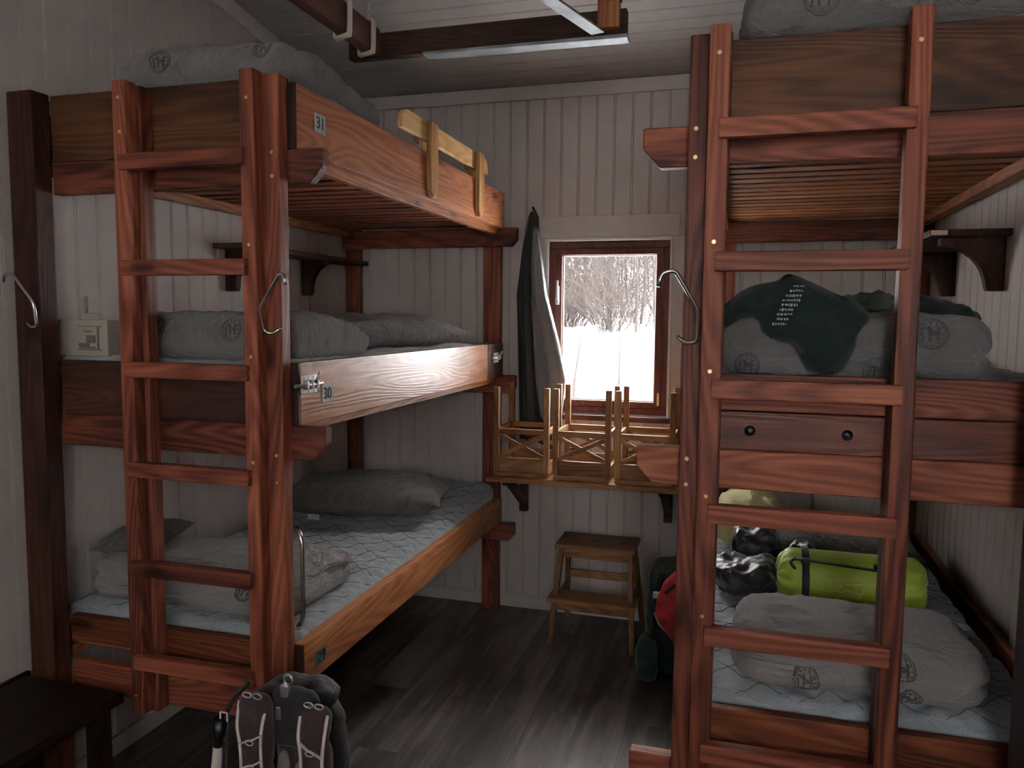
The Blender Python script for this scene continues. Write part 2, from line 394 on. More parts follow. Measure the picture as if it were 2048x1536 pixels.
def inflate(outline, yfun, T, step=.014, seed=0, amp=.006):
    """cloth lump from an outline in x,z: yfun gives the back sheet, T the thickness"""
    P = [Vector((p.x, p.z)) for p in smoothpath([(x, 0, z) for x, z in outline], 6, True)]
    N = len(P); xs = [p.x for p in P]; zs = [p.y for p in P]
    def dist(q):
        best = 9
        for i in range(N):
            a, b_ = P[i], P[(i+1) % N]; ab = b_-a; t = max(0, min(1, (q-a).dot(ab)/max(1e-9, ab.dot(ab)))); best = min(best, (q-(a+ab*t)).length)
        return best
    def inside(q):
        s = False
        for i in range(N):
            a, b_ = P[i], P[(i+1) % N]
            if (a.y > q.y) != (b_.y > q.y) and q.x < (b_.x-a.x)*(q.y-a.y)/(b_.y-a.y)+a.x: s = not s
        return s
    pts = list(P); x = min(xs)
    while x < max(xs):
        z = min(zs)
        while z < max(zs):
            q = Vector((x, z))
            if inside(q) and dist(q) > step*.6: pts.append(q)
            z += step
        x += step
    v2, e2, f2, *_ = delaunay_2d_cdt(pts, [(i, (i+1) % N) for i in range(N)], [], 1, 1e-6)
    bm = bmesh.new(); F, K = [], []
    for q in v2:
        d = min(1, dist(q)/.045); t = T*math.sqrt(max(0, 1-(1-d)**2)); nn = amp*fbm((q.x, q.y, seed), 11)+amp*.5*fbm((q.x+q.y, q.x-q.y, seed), 26)
        y = yfun(q.x, q.y); F.append(bm.verts.new((q.x, y-t*.85-nn*(.3+d), q.y))); K.append(bm.verts.new((q.x, y+t*.15+.001, q.y)))
    for f in f2:
        bm.faces.new([F[i] for i in f]); bm.faces.new([K[i] for i in f][::-1])
    from collections import Counter
    ec = Counter()
    for f in f2:
        for i in range(len(f)): ec[(f[i], f[(i+1) % len(f)])] += 1
    for (a, b_) in list(ec):
        if (b_, a) not in ec: bm.faces.new((F[b_], F[a], K[a], K[b_]))
    return bm
def text_bm(s, size, origin, xdir, ydir, ext=.0006):
    cu = bpy.data.curves.new('t', 'FONT'); cu.body = s; cu.size = size; cu.extrude = ext; cu.align_x = 'CENTER'; cu.align_y = 'CENTER'
    o = bpy.data.objects.new('t', cu); C.objects.link(o); dg = bpy.context.evaluated_depsgraph_get(); me = bpy.data.meshes.new_from_object(o.evaluated_get(dg))
    X = Vector(xdir).normalized(); Y = Vector(ydir).normalized(); Z = X.cross(Y); O = Vector(origin)
    bm = bmesh.new(); bm.from_mesh(me); bm.transform(Matrix(((X.x, Y.x, Z.x, O.x), (X.y, Y.y, Z.y, O.y), (X.z, Y.z, Z.z, O.z), (0, 0, 0, 1))))
    bpy.data.objects.remove(o); bpy.data.curves.remove(cu); bpy.data.meshes.remove(me); return bm

# ------------------------------------------------------------------ room shell
WX0, WX1, YB, YF = -2.18, .845, 4.13, -1.3
def ceil_z(y): return 2.86+.125*(YB-y)
PITCH = .094
def profile(a, b):
    """beadboard outline: list of (s, depth) from a to b"""
    out = [(a, 0)]; i = math.ceil(a/PITCH)
    while i*PITCH < b-.012:
        s = i*PITCH
        if s-.007 > a: out += [(s-.007, 0), (s-.005, .005), (s-.003, 0), (s+.003, -.0005), (s+.005, .005), (s+.007, 0)]
        i += 1
    out.append((b, 0)); return out
def panel(bm, a, b, fn, lo, hi, back):
    """fn(s, depth, t) -> point; strip between t=lo and t=hi, closed at the back"""
    pr = profile(a, b); L = [bm.verts.new(fn(s, d, lo)) for s, d in pr]; H = [bm.verts.new(fn(s, d, hi)) for s, d in pr]
    for i in range(len(pr)-1): bm.faces.new((L[i], L[i+1], H[i+1], H[i]))
    bl = [bm.verts.new(fn(s, back, t)) for s, t in ((a, lo), (b, lo), (b, hi), (a, hi))]
    bm.faces.new(bl); bm.faces.new([bl[0], bl[1]]+L[::-1]); bm.faces.new([bl[3], bl[2]]+H[::-1]); bm.faces.new([bl[0], bl[3], H[0], L[0]]); bm.faces.new([bl[1], bl[2], H[-1], L[-1]])
WNX0, WNX1, WNZ0, WNZ1 = -1.01, -.345, 1.105, 2.05
bm = bmesh.new()
fb = lambda s, d, t: (s, YB+d, t)
for a, b_, lo, hi in ((WX0-.2, WNX0, 0, 3.0), (WNX1, WX1+.2, 0, 3.0), (WNX0, WNX1, 0, WNZ0), (WNX0, WNX1, WNZ1, 3.0)): panel(bm, a, b_, fb, lo, hi, .16)
structure('wall_back', bm, M['wall'])
bm = bmesh.new(); panel(bm, YF-.2, YB, lambda s, d, t: (WX0-d, s, t), 0, 3.7, .16); structure('wall_left', bm, M['wall'])
bm = bmesh.new(); panel(bm, YF-.2, YB, lambda s, d, t: (WX1+d, s, t), 0, 3.7, .16); structure('wall_right', bm, M['wall'])
bm = bmesh.new()
ADDED_WINDOWS = [(-1.85, -1.5, 1.3, 2.2), (.08, .68, 1.3, 2.5)]  # unseen windows behind the camera, added and sized for front fill
for x0, x1, z0, z1 in ((WX0, -1.85, 0, 3.7), (-1.5, .08, 0, 3.7), (.68, WX1, 0, 3.7), (-1.85, -1.5, 0, 1.3), (-1.85, -1.5, 2.2, 3.7), (.08, .68, 0, 1.3), (.08, .68, 2.5, 3.7)):
    add_box(bm, x0, x1, YF-.15, YF, z0, z1)
structure('wall_front', bm, M['wall'])
for i, (x0, x1, z0, z1) in enumerate(ADDED_WINDOWS):
    w = bpy.data.objects.new('window_%d' % (i+2), None); C.objects.link(w); w.location = (x0, YF, z0); w['kind'] = 'structure'
    bm = bmesh.new()
    for a in ((x0, x1, YF-.1, YF+.02, z0, z0+.05), (x0, x1, YF-.1, YF+.02, z1-.05, z1), (x0, x0+.05, YF-.1, YF+.02, z0+.05, z1-.05), (x1-.05, x1, YF-.1, YF+.02, z0+.05, z1-.05)): add_box(bm, *a, .003)
    part('window_frame', bm, M['white'], w); part('window_pane', box(x0+.04, x1-.04, YF-.06, YF-.055, z0+.04, z1-.04, 0), M['glass'], w)
structure('floor', box(WX0-.2, WX1+.2, YF-.2, YB+.02, -.1, 0, 0), M['floor'])
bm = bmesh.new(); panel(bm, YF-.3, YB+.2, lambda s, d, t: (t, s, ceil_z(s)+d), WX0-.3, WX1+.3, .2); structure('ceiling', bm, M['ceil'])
# cornice boards
structure('trim_1', box(WX0+.02, WX1, YB-.022, YB-.001, ceil_z(YB)-.075, ceil_z(YB)-.004, .004), M['trim'])
for k, (xa, xb) in enumerate(((WX0+.001, WX0+.02), (WX1-.02, WX1-.001))):
    structure('trim_%d' % (k+2), prism([(YF, ceil_z(YF)-.075), (YB-.001, ceil_z(YB)-.075), (YB-.001, ceil_z(YB)-.004), (YF, ceil_z(YF)-.004)], 0, xa, xb, .003), M['trim'])
bm = bmesh.new(); add_box(bm, WX0, WX1, YB-.016, YB-.001, 0, .062, .004); add_box(bm, WX0, WX1, YB-.012, YB-.001, .062, .072, .003); structure('baseboard_back', bm, M['trim'])
structure('baseboard_left', box(WX0+.001, WX0+.016, YF, YB-.02, 0, .07, .004), M['trim'])
structure('baseboard_right', box(WX1-.016, WX1-.001, YF, YB-.02, 0, .07, .004), M['trim'])
# back window
win = bpy.data.objects.new('window_1', None); C.objects.link(win); win.location = (WNX0, YB, WNZ0); win['kind'] = 'structure'
bm = bmesh.new()
add_box(bm, WNX0-.11, WNX1+.035, YB-.018, YB-.001, WNZ1+.004, WNZ1+.118, .003)
add_box(bm, WNX0-.075, WNX0-.003, YB-.018, YB-.001, WNZ0-.06, WNZ1+.004, .003); add_box(bm, WNX1+.003, WNX1+.06, YB-.018, YB-.001, WNZ0-.06, WNZ1+.004, .003)
part('casing', bm, M['trim'], win)
bm = bmesh.new()
add_box(bm, WNX0-.003, WNX1+.003, YB-.022, YB+.15, WNZ1-.012, WNZ1+.003, .002); add_box(bm, WNX0-.003, WNX0+.01, YB-.022, YB+.15, WNZ0, WNZ1-.012, .002); add_box(bm, WNX1-.01, WNX1+.003, YB-.022, YB+.15, WNZ0, WNZ1-.012, .002)
part('window_lining', bm, M['white'], win)
def frame(x0, x1, z0, z1, y0, y1, w, mats, nm, parent):
    bm = bmesh.new(); add_box(bm, x0, x1, y0, y1, z1-w, z1, .004); add_box(bm, x0, x1, y0, y1, z0, z0+w, .004)
    for a in ((x0, x0+w), (x1-w, x1)): add_box(bm, a[0], a[1], y0, y1, z0+w, z1-w, .004)
    return part(nm, bm, mats, parent)
frame(WNX0+.01, WNX1-.01, WNZ0+.012, WNZ1-.014, YB+.02, YB+.09, .036, W['winz'], 'window_frame', win)
sash = frame(WNX0+.047, WNX1-.047, WNZ0+.049, WNZ1-.051, YB+.01, YB+.07, .034, W['winz'], 'sash', win)
frame(WNX0+.081, WNX1-.081, WNZ0+.083, WNZ1-.085, YB+.03, YB+.05, .006, M['white'], 'glazing_bead', sash)
part('window_pane', box(WNX0+.075, WNX1-.075, YB+.042, YB+.046, WNZ0+.078, WNZ1-.08, 0), M['glass'], sash)
bm = bmesh.new(); add_box(bm, WNX0+.05, WNX0+.068, YB-.006, YB+.01, 1.70, 1.80, .003); add_box(bm, WNX0+.052, WNX0+.072, YB-.026, YB-.006, 1.71, 1.735, .003); add_box(bm, WNX0+.056, WNX0+.068, YB-.03, YB-.015, 1.72, 1.83, .004)
part('window_handle', bm, M['plastic'], sash)
bm = bmesh.new(); add_box(bm, WNX1-.062, WNX1-.05, YB-.004, YB+.01, 1.17, 1.24, .003); part('window_catch', bm, M['brass'], sash)
part('window_sill', box(WNX0-.03, WNX1+.03, YB-.05, YB+.12, WNZ0-.02, WNZ0+.008, .004), W['winx'], win)

# ------------------------------------------------------------------ bunk beds
YP0, YP1 = 1.925, 1.97      # front posts
YI0, YI1 = 1.97, 2.008      # end boards and ledgers behind the posts
YBP0, YBP1 = 4.045, 4.09    # back posts
RZ = (2.085, 1.785, 1.49, 1.193, .895, .603)
def ledger_poly(xa, xb, z0, z1, cut_hi=True, c=.042):
    """board end chamfered on its lower outer corner"""
    if cut_hi: return [(xa, z0), (xb-c, z0), (xb, z0+c*1.1), (xb, z1), (xa, z1)]
    return [(xa, z0+c*1.1), (xa+c, z0), (xb, z0), (xb, z1), (xa, z1)]
def screw(x, y, z, parent, sub=None):
    bm = bmesh.new(); bmesh.ops.create_cone(bm, cap_ends=True, segments=14, radius1=.0058, radius2=.0048, depth=.003)
    bm.transform(Matrix.Translation((x, y-.001, z)) @ Matrix.Rotation(math.radians(90), 4, 'X'))
    return part('screw', bm, M['brass'], parent, label='small brass screw head')
def ladder(bunk, xl, xr, zbot, rungs, screws):
    lad = part('ladder', box(xl-.022, xl+.024, 1.88, 1.924, zbot, 2.296, .004), W['redz'], bunk)
    part('stile', box(xr-.022, xr+.022, 1.88, 1.924, zbot if zbot > .2 else zbot, 2.296, .004), W['redz'], lad)
    for z in rungs: part('rung', box(xl+.004, xr-.004, 1.862, 1.898, z-.045, z, .004), W['redx'], lad)
    for s in screws: screw(*s, lad)
def sign(parent, y, z, num, mat, h=.055, w=.06):
    pl = part('number_plate', box(-1.2155, -1.2125, y, y+w, z-h, z, .0008), mat, parent, label='number plate reading %s' % num)
    part('number', text_bm(num, .05, (-1.212, y+w/2, z-h/2), (0, 1, 0), (0, 0, 1)), M['ink'], pl)
    return pl
def latch(parent, y, z, s=1.0):
    """galvanised barrel bolt on the outer face of the side board"""
    bm = bmesh.new(); X = -1.2148
    add_box(bm, X, X+.003, y, y+.085*s, z-.026*s, z+.026*s, .001)
    for k in range(3):
        yy = y+(.008+k*.027)*s; add_box(bm, X+.001, X+.017, yy, yy+.013*s, z-.012*s, z+.012*s, .004)
        for q in (-1, 1): add_box(bm, X+.002, X+.006, yy, yy+.012*s, z+q*.019*s-.005, z+q*.019*s+.005, .001)
    lt = part('latch', bm, M['steel'], parent, label='galvanised barrel bolt')
    part('latch_bolt', tube([(X+.01, y-.045*s, z), (X+.01, y+.1*s, z)], .0058*s, 10), M['steel'], lt, True)
    part('latch_knob', tube([(X+.01, y+.06*s, z), (X+.02, y+.062*s, z+.018*s), (X+.026, y+.063*s, z+.034*s)], .0045*s, 8), M['steel'], lt, True)
    return lt
# --- left bunk
def build_bunk(side):
    L = side == 'left'
    if L:
        b = thing('bunk_bed', (-1.7, 3.0, 0), 'three-tier red-stained bunk bed with numbered boards, left of the window', 'bunk bed')
        xo, xw = -1.215, WX0+.004       # outer rail face, wall side
        sx = 1
    else:
        b = thing('bunk_bed', (.33, 3.0, 0), 'three-tier red-stained bunk bed with plain plank ends, right of the window', 'bunk bed')
        xo, xw = -.134, WX1-.004; sx = -1
    inn = xo-.035*sx                      # inner rail face
    # posts
    px0, px1 = sorted((xo-.02*sx, xo-.115*sx)) if L else (-.132, -.037)
    if L: px0, px1 = -1.345, -1.236
    part('post', box(px0, px1, YP0, YP1, 0, 2.292, .004), W['redz'], b)
    bx = (-1.345, -1.248) if L else (-.125, -.03)
    part('post', box(bx[0], bx[1], YBP0, YBP1, 0, 2.292, .004), W['redz'], b)
    if L:
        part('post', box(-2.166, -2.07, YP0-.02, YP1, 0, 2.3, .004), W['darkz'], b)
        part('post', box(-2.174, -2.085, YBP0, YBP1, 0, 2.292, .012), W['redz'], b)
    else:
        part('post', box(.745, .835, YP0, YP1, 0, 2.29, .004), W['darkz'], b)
        part('post', box(.745, .835, YBP0, YBP1, 0, 2.29, .004), W['redz'], b)
    # ledgers front and back, ends chamfered into the room
    tip = -1.127 if L else -.243
    wallx = -2.07 if L else .742
    bwx = xw
    for (z0, z1) in ((1.998, 2.095), (1.213, 1.31), (.402, .498)):
        if L: pf = ledger_poly(wallx+.001, tip, z0, z1, True); pb = ledger_poly(xw, -1.147, z0+.008, z1+.008, True, .03)
        else: pf = ledger_poly(tip, wallx if z0 < 1.9 else xw, z0, z1, False); pb = ledger_poly(-.24, xw, z0+.008, z1+.008, False, .03)
        nm = 'redx' if L else 'redx'
        part('ledger', prism(pf, 1, YI0, YI1, .003), W[nm], b)
        part('ledger', prism(pb, 1, 4.003, 4.044, .003), W['redx'], b)
    # end boards
    ex0, ex1 = (wallx+.001, inn-.001) if L else (inn+.001, wallx)
    if L:
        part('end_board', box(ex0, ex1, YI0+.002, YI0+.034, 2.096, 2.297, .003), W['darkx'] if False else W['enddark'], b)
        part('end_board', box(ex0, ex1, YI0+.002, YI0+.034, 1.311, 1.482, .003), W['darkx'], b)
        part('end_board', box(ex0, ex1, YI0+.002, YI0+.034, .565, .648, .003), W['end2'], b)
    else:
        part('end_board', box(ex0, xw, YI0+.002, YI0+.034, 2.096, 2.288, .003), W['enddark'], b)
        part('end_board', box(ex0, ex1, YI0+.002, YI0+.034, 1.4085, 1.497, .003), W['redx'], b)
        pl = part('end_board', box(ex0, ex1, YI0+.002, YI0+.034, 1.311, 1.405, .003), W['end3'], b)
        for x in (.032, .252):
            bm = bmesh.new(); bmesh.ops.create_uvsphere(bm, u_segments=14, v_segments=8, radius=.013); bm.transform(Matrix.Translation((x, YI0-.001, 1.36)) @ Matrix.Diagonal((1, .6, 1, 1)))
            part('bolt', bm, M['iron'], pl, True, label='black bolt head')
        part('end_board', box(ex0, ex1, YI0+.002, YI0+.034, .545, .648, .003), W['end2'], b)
    # side rails
    a, c = sorted((xo, inn))
    boards = []
    for (z0, z1) in ((2.096, 2.280), (1.311, 1.493), (.521, .652)): part('end_shade', box(a, c, 1.9735, 1.9845, z0+.001, z1-.001, .002), W['darkz'], b, label='end strip of the side board, darkened with painted shade')  # board ends in darker wood; shadow beside the post painted into the colour
    for (z0, z1, mt) in ((2.096, 2.280, 'sideorange'), (1.311, 1.493, 'worny'), (.521, .652, 'orangey')):
        y1 = 4.0 if z0 != 1.311 else 3.735
        boards.append(part('side_board', box(a, c, 1.985, y1, z0, z1, .003), W[mt], b))
        part('wall_board', box(*sorted((xw, xw+.03*sx)), 2.01, 4.0, z0, z1-.02, .003), W['orangey' if not L else 'darky'], b)
        # slat bearers and slats
        for xx in ((inn, inn-.03*sx), (xw+.03*sx, xw+.075*sx)):
            part('slat_bearer', box(*sorted(xx), 2.01, 4.0, z0-.03, z0+.006, .002), W['orangey'], b)
        s0, s1 = sorted((inn-.004*sx, xw+.036*sx))
        for k in range(20):
            y = 2.03+k*.098; part('slat', box(s0, s1, y, y+.064, z0+.0065, z0+.022, .002), W['redx' if L else 'orangex'], b)
    part('side_board', box(a, c, 3.74, 4.0, 1.311, 1.493, .003), W['darky'], b)
    # ladder
    if L:
        sc = [(-1.727, 1.879, 2.246), (-1.725, 1.879, 2.15), (-1.304, 1.879, 2.217), (-1.304, 1.879, 1.822), (-1.304, 1.879, 1.513), (-1.304, 1.879, 1.215), (-1.73, 1.879, .58), (-1.73, 1.879, .47)]
        ladder(b, -1.729, -1.306, .41, RZ, sc)
        for z in (2.078, 2.014, 1.23, 1.151): screw(-1.258, YP0, z, b)
        sign(boards[0], 2.08, 2.222, '31', M['paper']); sign(boards[1], 2.105, 1.417, '30', M['paper'], .052); sign(boards[2], 2.05, .6, '29', M['teal'], .045)
        latch(boards[1], 1.985, 1.427, 1.05); latch(boards[1], 3.83, 1.42)
        # post behind the left stile
        part('post', box(-1.752, -1.69, YP0, YP1, .4, 2.29, .004), W['redz'], b)
    else:
        sc = [(-.064, 1.879, 2.232), (-.064, 1.879, 1.808), (-.064, 1.879, 1.508), (-.064, 1.879, 1.211), (-.064, 1.879, .917), (.349, 1.879, 2.224)]
        ladder(b, -.064, .352, .3, RZ+(.31,), sc)
        for z in (2.077, 2.011, 1.29, 1.227): screw(-.114, YP0, z, b)
        part('post', box(.33, .385, YP0, YP1, 0, 1.49, .004), W['darkz'], b)
    return b
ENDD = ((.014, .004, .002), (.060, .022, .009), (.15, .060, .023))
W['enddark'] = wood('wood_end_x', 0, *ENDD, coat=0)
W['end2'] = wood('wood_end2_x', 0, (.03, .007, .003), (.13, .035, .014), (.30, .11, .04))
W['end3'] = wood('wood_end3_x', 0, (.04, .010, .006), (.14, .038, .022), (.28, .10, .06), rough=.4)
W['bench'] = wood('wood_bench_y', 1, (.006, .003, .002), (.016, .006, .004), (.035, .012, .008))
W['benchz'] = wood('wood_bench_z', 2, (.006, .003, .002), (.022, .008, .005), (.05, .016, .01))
W['sideorange'] = wood('wood_side_y', 1, (.10, .026, .010), (.32, .10, .038), (.52, .21, .09), coat=.2, ring=1.3)
bunkL = build_bunk('left'); bunkR = build_bunk('right')

# guard rail hooked over board 31
gr = thing('guard_rail', (-1.2, 3.2, 2.1), 'pale unpainted pine safety rail clipped over the top bunk board', 'guard rail')
def rail_poly(y0, y1, z0, z1, r=.055):
    p = [(y0, z0)]
    for k in range(7): a = math.pi-k*math.pi/12; p.append((y0+r+r*math.cos(a), z1-r+r*math.sin(a)))
    for k in range(7): a = math.pi/2-k*math.pi/12; p.append((y1-r+r*math.cos(a), z1-r+r*math.sin(a)))
    p.append((y1, z0)); return p
part('rail_board', prism(rail_poly(2.70, 3.72, 2.325, 2.40), 0, -1.236, -1.216, .003), W['piney'], gr)
for y in (2.93, 3.52):
    part('upright', prism([(y, 2.40), (y+.075, 2.40), (y+.075, 2.13), (y+.05, 2.105), (y+.02, 2.105), (y, 2.13)], 0, -1.2145, -1.192, .003), W['pinez'], gr)
    part('upright', box(y+.005, y+.07, 0, .02, 0, 0, 0) if False else box(-1.272, -1.2515, y+.005, y+.07, 2.322, 2.39, .003), W['pinez'], gr)
    part('spacer', box(-1.2513, -1.2365, y+.01, y+.065, 2.283, 2.39, .001), W['pinez'], gr)

# ------------------------------------------------------------------ steel coat hooks
def coat_hook(pts, label, r=.0052):
    o = part('coat_hook', tube(corner_path(pts, .018, 6), r, 10), M['chrome'], None, True); recenter(o)
    return tag(o, label, 'hook', 'bent steel hooks on the posts')
coat_hook([(-2.172, 1.872, 1.722), (-2.166, 1.872, 1.748), (-2.135, 1.874, 1.748), (-2.072, 1.885, 1.662), (-2.070, 1.893, 1.588), (-2.10, 1.898, 1.586), (-2.115, 1.899, 1.60)], 'bent steel hook on the dark corner post at the far left')
coat_hook([(-1.180, 1.86, 1.712), (-1.187, 1.865, 1.738), (-1.205, 1.87, 1.742), (-1.285, 1.89, 1.645), (-1.285, 1.912, 1.585), (-1.262, 1.918, 1.577), (-1.234, 1.921, 1.594)], 'bent steel hook on the left bunk post beside its ladder')
coat_hook([(-.188, 1.87, 1.705), (-.18, 1.873, 1.738), (-.15, 1.878, 1.744), (-.095, 1.90, 1.65), (-.097, 1.915, 1.575), (-.125, 1.918, 1.572), (-.145, 1.919, 1.588)], 'bent steel hook on the right bunk post, against the window')
# grab handle low on the left bunk's post
hb = part('grab_handle', tube(corner_path([(-1.226, 1.972, 1.01), (-1.205, 1.955, 1.0), (-1.195, 1.95, .97), (-1.195, 1.95, .76), (-1.205, 1.955, .73), (-1.226, 1.972, .715)], .02), .0065, 10), M['chrome'], None, True); recenter(hb)
tag(hb, 'upright chrome grab handle low on the left bunk post', 'handle')

# ------------------------------------------------------------------ mattresses
def quilt(bm, x0, x1, y0, y1, ztop, sp=.15, dep=.016):
    for v in bm.verts:
        if v.co.z > ztop-.02:
            a = (v.co.x*.9+v.co.y)/sp+.25*fbm(v.co, 1.5); b_ = (v.co.x*.9-v.co.y)/sp+.25*fbm(v.co+Vector((5, 0, 0)), 1.5)
            da = abs(a-round(a))*sp; db = abs(b_-round(b_))*sp; d = min(da, db)
            v.co.z += dep*(min(1, d/.045))**.4-dep
    return bm
def mattress(x0, x1, y0, y1, z0, z1, label, seed, q=True, warp=None):
    bm = soft(x0, x1, y0, y1, z0, z1, .035, amp=.010, freq=4, step=.0115 if q else .02, seed=seed, warp=warp)
    if q: quilt(bm, x0, x1, y0, y1, z1)
    o = part('mattress', bm, M['matt'], None, True); recenter(o)
    if q:
        bt = bvh_of(o); sb_ = bmesh.new(); sp = .15
        for sg in (1, -1):
            for k in range(-4, 40):
                run = []
                for i in range(121):
                    x = x0+.012+(x1-x0-.024)*i/120; y = y0+(k*sp-sg*(x*.9)) ; y += .02*fbm((x*4, y, k), 1)
                    h = bt.ray_cast(Vector((x, y, 1.2)), Vector((0, 0, -1))) if y0+.01 < y < y1-.01 else (None,)
                    if h[0] is not None: run.append(h[0]+Vector((0, 0, .0004)))
                if len(run) > 3: add_tube(sb_, run[::2], .0014, 4)
        part('stitching', sb_, M['seam'], o, label='dark quilting seams')
    return tag(o, label, 'mattress')
LX0, LX1, RX0, RX1 = -2.135, -1.256, -.094, .805
mattress(LX0, LX1, 2.016, 3.99, 2.119, 2.318, 'grey mattress on the top tier of the left bunk, its edge under the rolled duvet', 1, False)
mattress(LX0, LX1, 2.016, 3.99, 1.334, 1.494, 'grey mattress on the middle tier of the left bunk, behind the worn board', 2, False)
def upturn(p):
    if p.y > 3.3:
        t = (p.y-3.3)/.7; p.z += .075*t*t*math.exp(-((p.x+1.45)/.45)**2)*(1 if p.z > .6 else .2)
    return p
mattress(LX0, LX1+.0, 2.016, 3.995, .544, .672, 'pale grey quilted mattress on the bottom tier of the left bunk', 3, True, upturn)
mattress(RX0, RX1-.01, 2.016, 3.99, 2.119, 2.312, 'grey mattress on the top tier of the right bunk, seen edge-on', 4, False)
mattress(RX0, RX1-.01, 2.016, 3.99, 1.334, 1.488, 'grey mattress on the middle tier of the right bunk', 5, False)
mattress(RX0, RX1-.06, 2.016, 3.99, .544, .680, 'pale grey quilted mattress on the bottom tier of the right bunk', 6)

# ------------------------------------------------------------------ duvets
def duvet(bm, label, mat='duvet'):
    o = part('folded_duvet', bm, M[mat], None, True); recenter(o); return tag(o, label, 'duvet', 'folded grey duvets on the bunks')
def fold_back(y0, k, x0=None, kx=0):
    def f(u, v): return 1-k*max(0, (v+1)/2)**1.6-kx*max(0, u)**2
    return f
d = duvet(soft(-1.885, -1.262, 2.02, 2.66, 2.30, 2.435, (.07, .06, .055), amp=.016, freq=7, creases=[(.22, .022, .07), (.6, .006, .05)], seed=11, top=lambda u, v: 1.0-.55*max(0, (v+.2)/1.2)**1.5-.25*max(0, -u-.55)/.45, aniso=(1.2, 2.2, .8), fine=.005), 'bulky grey duvet rolled at the foot of the left top bunk, under the sloped ceiling')
emblem(d, -1.70, 2.385, .034, 1.9, d, M['emb']); emblem(d, -1.36, 2.405, .03, 1.9, d, M['emb'])
sp = [(-1.29+(.004+.0035*t)*math.cos(t*1.0), 2.018-.004*0, 2.385+(.004+.0035*t)*math.sin(t*1.0)) for t in [i*.5 for i in range(20)]]
d = duvet(soft(-1.905, -1.268, 2.03, 2.57, 1.484, 1.638, (.07, .06, .055), amp=.013, freq=6, creases=[(.30, .02, .05)], seed=12, top=lambda u, v: 1.0-.5*max(0, (v+.1)/1.1)**2-.1*max(0, -u-.5), aniso=(1.2, 2, .8), fine=.004), 'folded grey duvet on the left middle bunk, in front of the dark pillow')
emblem(d, -1.75, 1.59, .03, 1.9, d, M['emb']); emblem(d, -1.48, 1.585, .034, 1.9, d, M['emb'])
d = duvet(soft(-2.09, -1.315, 2.045, 2.54, .665, .825, (.07, .09, .055), amp=.018, freq=5, creases=[(.64, .018, .05), (.22, .022, .06)], seed=13, top=lambda u, v: 1.0-.30*max(0, (v+.1)/1.1)**1.6-.25*max(0, -u-.4)-.15*max(0, u-.5), aniso=(1.1, 1.8, 1), fine=.005), 'thick light grey duvet folded in three on the left bottom bunk', 'duvet2')
emblem(d, -1.47, .765, .03, 1.9, d, M['emb'])
d = duvet(soft(-.022, .80, 2.02, 2.7, 2.306, 2.46, (.07, .07, .055), amp=.014, freq=6, creases=[(.2, .02, .06)], seed=14, aniso=(1, 1.8, 1), fine=.005), 'grey duvet on the right top bunk, cut by the top edge of the photo')
emblem(d, .16, 2.385, .04, 1.9, d, M['emb']); emblem(d, .47, 2.38, .04, 1.9, d, M['emb'])
d = duvet(soft(-.05, .575, 2.035, 2.6, 1.478, 1.648, (.08, .07, .06), amp=.012, freq=5, creases=[(.42, .022, .05)], seed=15, aniso=(1.1, 1.8, 1), fine=.004), 'folded grey duvet on the right middle bunk under the dark shirt')
emblem(d, .435, 1.60, .036, 1.9, d, M['emb']); emblem(d, .02, 1.515, .03, 1.9, d, M['emb']); emblem(d, .32, 1.51, .03, 1.9, d, M['emb'])
d = duvet(soft(.005, .625, 2.035, 2.50, .668, .812, (.09, .11, .06), amp=.018, freq=5, creases=[(.50, .036, .055), (.03, .02, .06)], seed=16, top=lambda u, v: 1.0-.1*max(0, v)**2-.1*max(0, u-.6), aniso=(1.1, 1.8, 1), fine=.005), 'heavy light grey duvet folded on the right bottom bunk, nearest the ladder', 'duvet2')
emblem(d, .19, .715, .032, 1.9, d, M['emb']); emblem(d, .41, .775, .03, 1.9, d, M['emb']); emblem(d, .43, .70, .03, 1.9, d, M['emb'])

# ------------------------------------------------------------------ pillows
def mkp(bm, label): 
    o = part('pillow', bm, M['pillow'], None, True); recenter(o); return tag(o, label, 'pillow')
mkp(pillow(-1.60, 3.16, 1.55, .42, .27, .085, rz=math.radians(66), seed=3, amp=.018), 'dark taupe pillow with zigzag creases on the left middle bunk')
p = mkp(pillow(-1.72, 3.38, .765, .40, .25, .10, rz=math.radians(14), seed=8, amp=.018), 'taupe pillow with a white care tag on the left bottom bunk')
part('care_tag', box(-1.745, -1.69, 3.085, 3.088, .70, .728, .0005) if False else box(-1.86, -1.80, 3.085, 3.089, .705, .73, .0008), M['plastic'], p)
mkp(pillow(.40, 3.35, .755, .30, .25, .07, rz=math.radians(-4), seed=5), 'flat grey pillow on the right bottom bunk, behind the lime bag')
mkp(pillow(-1.93, 2.62, .775, .10, .16, .045, rz=.4, seed=9) if False else pillow(-2.03, 2.27, .835, .11, .18, .04, rz=.3, seed=9), 'small grey pillow corner sticking out left of the bottom duvet')

